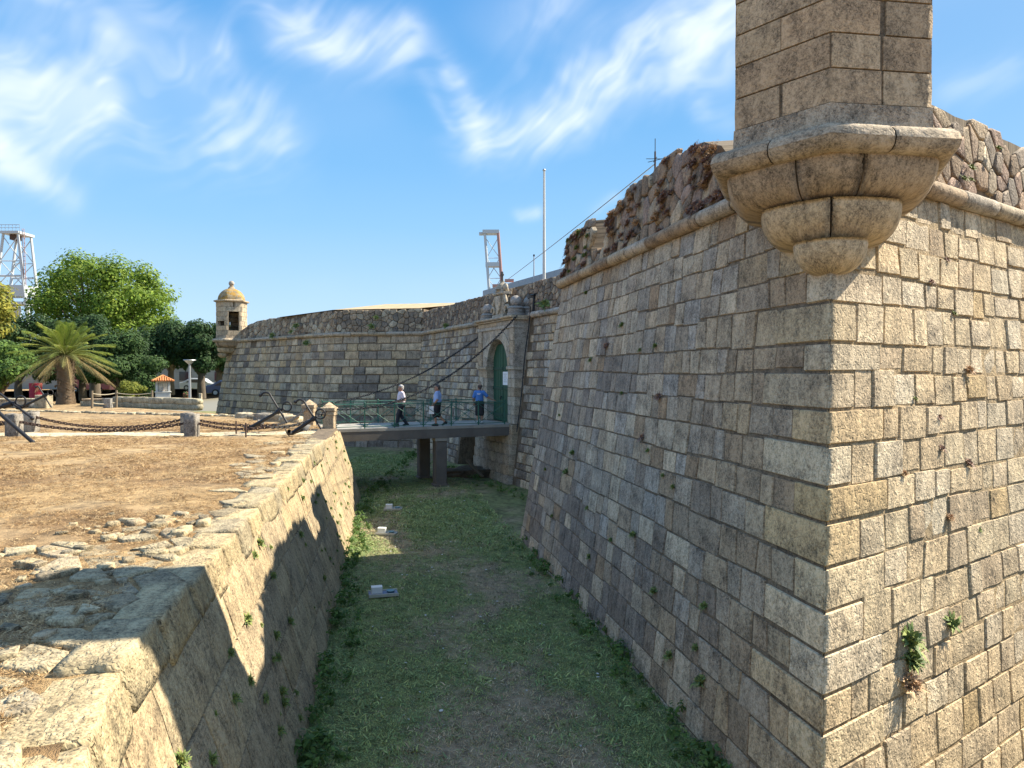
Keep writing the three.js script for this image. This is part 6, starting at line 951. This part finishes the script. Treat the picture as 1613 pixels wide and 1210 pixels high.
  for (const s of ['L', 'R']) { const a = j['an' + s], t = v(J['toe' + s]), hl = a.clone().add(sub(a, t).setY(0).multiplyScalar(.4)); const sb = [[hl.clone().setY(hl.y - .03), t, .048, .042], [a, a.clone().lerp(t, .45), .055, .045]], [l, h] = boundsOf(sb, .03), f = field(sb, .03), low = Math.min(hl.y - .03, t.y) - .042; part('shoe', nets(f, l, h, .011, () => look.shoes), M.plain, g); if (look.shorts && look.socks) part('sock', paint(bar(a, a.clone().lerp(j['kn' + s], .16), .052, .055, 10), look.socks), M.plain, g); }
  return g;
}
const deckAt = (X, Z) => V(X, 0.0, Z);
// heading: local +z forward turned to world. Along the bridge away from the gate is (-0.919, 0, 0.395)
const away = Math.atan2(-0.919, 0.395);
const base = { pelvis: [0, .96, 0], belly: [0, 1.1, .01], chest: [0, 1.3, 0], neck: [0, 1.47, -.005], head: [0, 1.63, .02], shL: [.175, 1.41, 0], shR: [-.175, 1.41, 0], hipL: [.09, .92, 0], hipR: [-.09, .92, 0] };
person('man in pale lilac shirt and dark trousers walking along the bridge with bent arms', deckAt(-4.72, 31.1), away, { ...base,
  elL: [.24, 1.14, -.08], wrL: [.15, 1.07, .17], hdL: [-.25, 0, 1], elR: [-.24, 1.14, -.06], wrR: [-.12, 1.08, .22], hdR: [.2, .05, 1],
  knL: [.1, .52, .16], anL: [.1, .085, .22], toeL: [.11, .05, .38], knR: [-.1, .5, .02], anR: [-.1, .10, -.26], toeR: [-.11, .05, -.12] }, { shirt: [.62, .56, .66], legs: [.018, .02, .032], hair: [.42, .41, .40], shoes: [.012, .012, .014], gaze: 0 });
const p2 = person('man in light blue shirt and dark shorts walking with a white paper in his hand', deckAt(-3.2, 31.4), away - 0.5, { ...base,
  elL: [.27, 1.13, -.04], wrL: [.28, .92, .14], hdL: [0, -1, .35], plL: [0, .35, 1], elR: [-.24, 1.13, .06], wrR: [-.2, .92, .2],
  knL: [.1, .5, .10], anL: [.1, .085, .05], toeL: [.11, .05, .21], knR: [-.1, .5, .02], anR: [-.1, .16, -.32], toeR: [-.11, .05, -.19] }, { shirt: [.30, .42, .72], legs: [.015, .016, .022], shorts: true, hair: [.09, .075, .07], shoes: [.015, .015, .017], gaze: 0.25 });
{ const m = new MB(), rp = rng(4), w = new THREE.Vector3(0.3, 0.83, 0.2); const grid = []; for (let i = 0; i <= 4; i++) { const row = []; for (let k = 0; k <= 6; k++) row.push(m.v(new THREE.Vector3(w.x + Math.sin(k) * .012, w.y + .03 - k * .055, w.z - .09 + i * .052 + Math.sin(k * .8 + i) * .012), [.8, .81, .83])); grid.push(row); } for (let i = 0; i < 4; i++) for (let k = 0; k < 6; k++) m.q(grid[i][k], grid[i + 1][k], grid[i + 1][k + 1], grid[i][k + 1]); const sh = part('sheet', m.geo(), M.dullLeaf, p2); p2.remove(sh); sh.name = 'paper_sheet'; p2.updateMatrixWorld(); sh.applyMatrix4(p2.matrixWorld); tag(sh, 'white paper held by the man in the light blue shirt', 'paper'); scene.add(sh); }
const p3 = person('man in bright blue shirt seen from behind reaching toward the green door', deckAt(-1.45, 32.6), Math.PI - 0.15, { ...base,
  elR: [-.36, 1.20, .03], wrR: [-.58, 1.07, .12], hdR: [-1, -.2, .3], elL: [.27, 1.15, -.03], wrL: [.27, .93, .08], hdL: [0, -1, .3],
  knL: [.09, .5, .02], anL: [.09, .085, -.03], toeL: [.12, .05, .12], knR: [-.09, .5, .02], anR: [-.09, .085, .0], toeR: [-.13, .05, .14] }, { shirt: [.06, .19, .52], legs: [.015, .016, .022], shorts: true, hair: [.07, .055, .05], shoes: [.66, .66, .68], socks: [.6, .6, .6], gaze: 0.7, crown: .11 });
for (let k = 0; k < 2; k++) part('shirt_print', box(0.16 - k * 0.04, 0.018, 0.004, 0, 1.36 - k * 0.035, -0.172), M.paper, p3);

// ---------------------------------------------------------------- small things on the moat floor
function feeder(X, Z, turn, label, third) {
  const y = moatY(X, Z) + 0.05, g = thing('feeding_board', label, 'board', V(X, y, Z), turn);
  part('board', paint(cbox(0.62, 0.035, 0.34, 0, 0, 0, 0.006), third ? [.20, .23, .33] : [.36, .36, .33]), M.plain, g);
  for (const z of [-.17, .17]) part('board_edge', paint(cbox(0.64, 0.07, 0.025, 0, 0.01, z, 0.005), [.45, .44, .38]), M.plain, g);
  part('carton', paint(cbox(0.24, 0.15, 0.17, -0.14, 0.095, -0.02, 0.01), [.74, .75, .73]), M.plain, g);
  part('dish', paint(new THREE.LatheGeometry([[0, 0], [.07, 0], [.1, .05], [.09, .05], [.06, .012], [0, .012]].map((p) => new THREE.Vector2(...p)), 14).translate(0.16, 0.025, 0.02), [.18, .32, .38]), M.plain, g);
}
feeder(-4.25, 26.0, 0.1, 'wooden board with white carton and dish, farthest of three on the moat floor');
feeder(-3.8, 22.0, -0.1, 'wooden board with white carton at the edge of the sunlit patch');
feeder(-2.82, 15.9, 0.25, 'dark board with white carton, nearest of three on the moat floor', true);
single('plank', cbox(0.16, 0.06, 1.4).rotateX(0.5).rotateY(0.7).translate(-1.75, -2.2, -34.2), M.wood, 'old plank leaning at the foot of the wall under the bridge', 'plank');
single('earth_heap', rock(2.8, 0.7, 1.6, rng(71), [.16, .125, .085], 8, 0.25).translate(-2.1, -2.6, -34.8), M.earth, 'low heap of bare earth under the bridge', 'heap');
{ const r = rng(818), items = []; for (let i = 0; i < 280; i++) { const Z = 8 + 24 * Math.pow(r(), 0.8), X = lerp(-2.35 - .173 * (Z - 9) + 0.2, 2.5 - .19 * (Z - 9) - 0.3, r()), s = rr(0.012, 0.04, r), y = moatY(X, Z) + 0.035; items.push(paint(new THREE.CircleGeometry(s, 5).scale(1, 0.6, 1).rotateX(-Math.PI / 2 + rr(-.5, .5, r)).rotateY(r() * 6).translate(X, y, -Z), pick([[.55, .56, .56], [.42, .42, .40], [.35, .22, .10], [.5, .33, .18], [.6, .6, .58]], r))); } single('litter', merge(items), M.dullLeaf, 'scattered dead leaves and paper scraps on the moat grass', null, null, 'stuff'); }

// ---------------------------------------------------------------- weeds on the walls
function tuftGeo(r, n, h, spread, cols, droop = 0) { const m = new MB(); for (let i = 0; i < n; i++) { const th = r() * 6.283, t = r(), d = new THREE.Vector3(Math.cos(th) * spread * t, 1 - 0.5 * t, Math.sin(th) * spread * t), l = h * rr(0.5, 1.1, r), s = new THREE.Vector3(-Math.sin(th), 0, Math.cos(th)).multiplyScalar(rr(0.008, 0.02, r)), c = jitc(pick(cols, r), 0.4, r), a = new THREE.Vector3((r() - .5) * spread * h * .5, 0, (r() - .5) * spread * h * .5), b = a.clone().addScaledVector(d, l * 0.6), e = b.clone().addScaledVector(d, l * 0.4).add(new THREE.Vector3(d.x * .2 * l, -droop * l, d.z * .2 * l)); const i0 = m.v(a.clone().add(s), c), i1 = m.v(a.clone().sub(s), c), i2 = m.v(b.clone().addScaledVector(s, .9), c), i3 = m.v(b.clone().addScaledVector(s, -.9), c), i4 = m.v(e, c); m.q(i0, i1, i3, i2); m.t(i2, i3, i4); for (let k = 0; k < 3; k++) { const q = a.clone().lerp(e, rr(.3, 1, r)), w = new THREE.Vector3(r() - .5, r() - .3, r() - .5).normalize().multiplyScalar(h * .12), u = new THREE.Vector3(r() - .5, r() - .5, r() - .5).normalize().multiplyScalar(h * .05); m.t(m.v(q.clone().add(u), c), m.v(q.clone().sub(u), c), m.v(q.clone().add(w), c)); } } return m.geo(); }
const tuftKinds = { green: [0, 1, 2].map((k) => tuftGeo(rng(900 + k), 70, 0.13, 1.2, [[.16, .21, .05], [.21, .25, .06], [.11, .16, .05]], 0.25)), brown: [0, 1, 2].map((k) => tuftGeo(rng(930 + k), 120, 0.17, 1.3, [[.30, .16, .12], [.24, .13, .11], [.36, .22, .14], [.19, .13, .10]], 0.3)), straw: [0, 1].map((k) => tuftGeo(rng(960 + k), 80, 0.2, 1.0, [[.48, .30, .17], [.54, .36, .2], [.38, .24, .14]], 0.2)) };
const tuftR = rng(1212);
function weed(kind, p, n, s, label, group) { const m = shade(new THREE.Mesh(pick(tuftKinds[kind], tuftR), M.dullLeaf)); m.name = numbered('weed_tuft'); m.position.copy(p); m.quaternion.setFromUnitVectors(new THREE.Vector3(0, 1, 0), n.clone().normalize()); m.rotateY(tuftR() * 6.28); m.scale.setScalar(s); tag(m, label, 'weed', group); scene.add(m); }
{
  const ORD = 'first second third fourth fifth sixth seventh eighth ninth tenth eleventh twelfth thirteenth fourteenth fifteenth sixteenth seventeenth eighteenth nineteenth'.split(' ');
  const wl = (k, m, y, side, where) => (k === 'green' ? 'green' : k === 'straw' ? 'straw' : 'brown') + ' weed ' + where + ' in the ' + ORD[Math.max(1, Math.round((4.74 - y) / 0.415)) - 1] + ' course of the ' + side + ' bastion side';
  const r = tuftR, flank = wallFace(S, Sh, Sb, Shb, WT, WN), face = wallFace(S, EE, Sb, EEb, WT, WN), up = new THREE.Vector3(0, 1, 0);
  for (const [m, y, s, k] of [[9.8, 4.3, .7, 'green'], [6.8, 3.3, .8, 'green'], [7.6, 2.9, .7, 'brown'], [5.6, 2.75, .7, 'green'], [4.9, 2.8, .6, 'green'], [8.6, 2.6, .7, 'green'], [6.3, 1.9, .6, 'green'], [4.5, 1.9, .6, 'brown'], [5.0, 1.15, .55, 'brown'], [4.7, .95, .55, 'green'], [4.0, .62, .6, 'green'], [3.6, .5, .6, 'green'], [8.9, .4, .9, 'green'], [9.2, -.1, .9, 'green'], [7.4, -.6, .8, 'green'], [4.9, -.55, .7, 'green'], [5.9, -.9, .8, 'green'], [3.9, -1.2, .7, 'green'], [2.35, -.9, .7, 'green'], [2.5, -1.5, .8, 'green'], [3.2, -1.9, .9, 'green'], [2.3, -1.85, 1.1, 'green'], [10.5, 1.2, .7, 'green'], [11, -.3, .8, 'green'], [6.9, -1.5, .8, 'green'], [9.8, -1.3, .7, 'green']]) weed(k, flank.at(m, y, 0), flank.n.clone().add(up.clone().multiplyScalar(.8)), s * rr(.8, 1.2, r), wl(k, m, y, 'shaded', m > 8 ? 'toward the gate' : m > 4.2 ? 'halfway along' : 'near the corner'), 'weeds on the shaded bastion side');
  for (const [m, y, s, k] of [[2.4, 3.55, .5, 'brown'], [3.05, 3.15, .5, 'green'], [3.4, 2.35, .8, 'straw'], [2.5, 1.75, .5, 'brown'], [3.3, 1.1, .6, 'brown'], [2.55, 1.35, .5, 'brown'], [1.6, 1.1, .5, 'straw'], [2.7, .45, .6, 'straw'], [1.62, -.78, 2.1, 'green'], [1.66, -1.02, 1.9, 'green'], [1.6, -1.25, 1.5, 'straw'], [2.6, -.8, 1.7, 'green'], [2.9, 3.9, .4, 'brown'], [3.5, .2, .6, 'green'], [1.9, 2.0, .4, 'green']]) weed(k, face.at(m, y, 0), face.n.clone().add(up.clone().multiplyScalar(.7)), s * .8, wl(k, m, y, 'sunlit', m > 2.8 ? 'at the edge of view' : m > 1.7 ? 'away from the corner' : 'close to the corner'), 'weeds on the sunlit bastion side');
  const dir = [(Sh[0] - S[0]) / 12.47, (Sh[1] - S[1]) / 12.47];
  const mass = (name, label, kinds, N, place) => { const parts = kinds.map(() => []); for (let i = 0; i < N; i++) { const [p, n, sc] = place(i), q = new THREE.Quaternion().setFromUnitVectors(new THREE.Vector3(0, 1, 0), n.normalize()).multiply(new THREE.Quaternion().setFromAxisAngle(new THREE.Vector3(0, 1, 0), r() * 6.28)); parts[i % kinds.length].push(pick(tuftKinds[kinds[i % kinds.length]], r).clone().applyMatrix4(new THREE.Matrix4().compose(p, q, new THREE.Vector3(sc, sc, sc)))); } single(name, merge(parts.flat()), M.dullLeaf, label, null, null, 'stuff'); };
  mass('dried_growth', 'dried reddish brown growth hanging on the near rubble parapet', ['brown', 'brown', 'straw'], 80, (i) => { const band = pick([[2.6, 3.6], [3.4, 4.3], [4.8, 5.6], [6.4, 7.2], [7.4, 8.5]], r), u = rr(band[0], band[1], r), v = (nearTop(u) - 0.2) * Math.min(1, Math.pow(r(), 0.8) * 1.05); return [V(S[0] + dir[0] * u - 0.03 + 0.1 * v, CORDON + 0.06 + v, S[1] + dir[1] * u), new THREE.Vector3(-1, 0.8, 0.1), rr(.45, .95, r)]; });
  mass('dried_growth', 'dark dried growth on the end block of the near parapet', ['brown', 'green'], 22, (i) => { const u = rr(10.1, 12.3, r), v = r() * 1.2; return [V(S[0] + dir[0] * u - 0.02 + .1 * v, CORDON + 0.08 + v, S[1] + dir[1] * u), new THREE.Vector3(-1, 0.8, 0.1), rr(.7, 1.2, r)]; });
  for (let i = 0; i < 6; i++) { const u = rr(1.8, 5, r), v = r() * 1.1; weed('green', V(S[0] + .805 * u + .08, CORDON + 0.1 + v * .8, S[1] + .593 * u + .04), new THREE.Vector3(.5, .9, .8), rr(.4, .7, r), 'tiny green weed among the rubble right of the large turret', 'weeds on the right parapet'); }
  for (const [X, y, Z, where] of [[-15.5, 5.6, 52.6, 'on the parapet right of the far turret, upper one'], [-9.0, 5.9, 48.7, 'on the far parapet above the middle of the bridge, upper one'], [-9.3, 5.3, 48.7, 'on the far parapet above the middle of the bridge, lower one'], [-16, 5.2, 53, 'just above the cordon of the far bastion face'], [-18, 5.0, 54.9, 'on the cordon nearest the far turret'], [-3.9, 5.0, 43.2, 'on the cordon between far bastion and gate'], [1.4, 5.15, 30.9, 'on the parapet right of the gate'], [-14.5, 4.3, 51.5, 'hanging below the cordon of the far bastion']]) weed('green', V(X, y, Z), new THREE.Vector3(-.3, .6, 1), rr(1.6, 2.6, r), 'green weed clump ' + where, 'weeds on the far ramparts');
  // moss and weeds on the counterscarp
  mass('wall_moss', 'small green moss and weed patches on the sloping moat wall', ['green'], 90, (i) => { const Z = 4 + 24 * r(), y = lerp(0.1, -2.4, Math.pow(r(), 0.8)), X = edgeX(Z) + 0.92 * (0.24 - y) / 2.96; return [V(X, y, Z), new THREE.Vector3(1, .7, .2), rr(.3, .8, r)]; });
}
// undergrowth along the feet of the walls
{
  const r = rng(1414), list = [], lg = (c, s) => { const m = new MB(); for (let i = 0; i < 26; i++) { const d = new THREE.Vector3(r() - .5, r() * .9, r() - .5).normalize(), p = d.clone().multiplyScalar(rr(.03, .16, r)), a = new THREE.Vector3(r() - .5, r() - .2, r() - .5).normalize().multiplyScalar(.04), b = a.clone().cross(d).normalize().multiplyScalar(.022), cc = jitc(pick(c, r), .4, r); m.q(m.v(p.clone().sub(a), cc), m.v(p.clone().sub(b), cc), m.v(p.clone().add(a), cc), m.v(p.clone().add(b), cc)); } return m.geo(); };
  const g = lg([[.13, .22, .06], [.16, .27, .075], [.10, .18, .06]]), N = 480, im = new THREE.InstancedMesh(g, M.leaf, N), mt = new THREE.Matrix4(), q = new THREE.Quaternion();
  for (let i = 0; i < N; i++) {
    const Z = 8 + 36 * Math.pow(r(), 1.3), left = r() < 0.5, w = Math.pow(r(), 2) * (0.2 + 0.6 * fbm(Z * 0.7, left ? 3 : 8, 2, 3)), X = left ? (Z < 28.9 ? edgeX(Z) + 0.93 : -5.8) + w : (Z < 21 ? lerp(2.95, .27, (Z - 6.98) / 14.12) : 0.4 - 0.43 * (Z - 30.5) - 0.9) - w;
    q.setFromEuler(new THREE.Euler(rr(-.3, .3, r), r() * 6.28, rr(-.3, .3, r))); const s = rr(.5, 1.5, r) * (1 - w * 0.4); mt.compose(V(X, moatY(X, Z) + 0.02 + Math.max(0, 0.14 - w * 0.3) * r() * 1.5, Z), q, new THREE.Vector3(s, s, s)); im.setMatrixAt(i, mt);
  }
  im.name = 'undergrowth'; shade(im); tag(im, 'leafy green undergrowth along the feet of the moat walls', null, null, 'stuff'); scene.add(im);
}
// turf
function turf(name, label, N, place, geo, mat) { const im = new THREE.InstancedMesh(geo, mat, N), mt = new THREE.Matrix4(), q = new THREE.Quaternion(), r = rng(name.length * 77), e = new THREE.Euler(), c = new THREE.Color(); for (let i = 0; i < N; i++) { const [p, s, col] = place(r); e.set(rr(-.35, .35, r), r() * 6.28, rr(-.35, .35, r)); q.setFromEuler(e); mt.compose(p, q, new THREE.Vector3(s, s * rr(.6, 1.3, r), s)); im.setMatrixAt(i, mt); c.setRGB(...col); im.setColorAt(i, c); } im.name = name; shade(im); tag(im, label, null, null, 'stuff'); scene.add(im); return im; }
function bladeGeo(seed, n, h, w, spread, lay) { const r = rng(seed), m = new MB(); for (let i = 0; i < n; i++) { const th = r() * 6.283, d = new THREE.Vector3(Math.cos(th) * lay, 1 - lay * .6, Math.sin(th) * lay).normalize(), a = new THREE.Vector3((r() - .5) * spread, 0, (r() - .5) * spread), l = h * rr(.5, 1.2, r), s = new THREE.Vector3(-Math.sin(th), 0, Math.cos(th)).multiplyScalar(w), k = rr(.7, 1.2, r), c = [k, k, k], b = a.clone().addScaledVector(d, l * .55); const i0 = m.v(a.clone().add(s), c), i1 = m.v(a.clone().sub(s), c), i2 = m.v(b.clone().add(s), c), i3 = m.v(b.clone().sub(s), c); m.q(i0, i1, i3, i2); m.t(i2, i3, m.v(b.clone().addScaledVector(d, l * .45).add(new THREE.Vector3(d.x * .3 * l, -.1 * l, d.z * .3 * l)), c)); } return m.geo(); }
turf('moat_grass', 'short patchy green and brown grass on the moat floor', 90000, (r) => { const t = r(), Z = 7.5 + 36 * Math.pow(t, 1.5), l = (Z < 28.9 ? edgeX(Z) + .9 : -9), h = Z < 21 ? lerp(2.95, .27, (Z - 6.98) / 14.12) : .27 - 0.2 * (Z - 21); const X = lerp(l, h, r()), g = turfGreen(X, Z), k = r() < g * 0.85 + 0.08, c = k ? jitc(pick([[.24, .31, .10], [.31, .37, .13], [.15, .22, .08]], r), .7, r) : jitc(pick([[.50, .41, .27], [.40, .33, .2], [.28, .26, .14]], r), .7, r); return [V(X, moatY(X, Z) - .005, Z), rr(.7, 1.3, r) * (r() < .05 ? 2.2 : 1) * (k ? 1 : .75) * (Z > 20 ? 1.35 : 1), c]; }, bladeGeo(3, 7, .055, .0035, .09, .75), M.dullLeaf);
turf('dry_grass', 'trampled straw coloured dry grass on the terrace', 120000, (r) => { let X, Z; do { Z = 3 + 33 * Math.pow(r(), 1.25); X = edgeX(Z) - 0.55 - r() * (3 + Z * 0.75); } while (fbm(X * .9, Z * .9, 37, 4) > .63 || (Z > 25.7 && Z < 27.6) || r() > 0.35 + 1.1 * smooth(.35, .65, fbm(X * 1.3 + 9, Z * 1.3, 51, 4))); const c = jitc(pick([[.53, .35, .165], [.43, .275, .12], [.58, .42, .225], [.31, .19, .08], [.20, .115, .05]], r), .4, r); return [V(X, groundY(X, Z) - .006, Z), rr(.7, 1.4, r) * (Z > 14 ? 1.4 : 1), c]; }, bladeGeo(9, 9, .045, .0022, .13, 1.2), M.dullLeaf);

renderer.render(scene, camera);
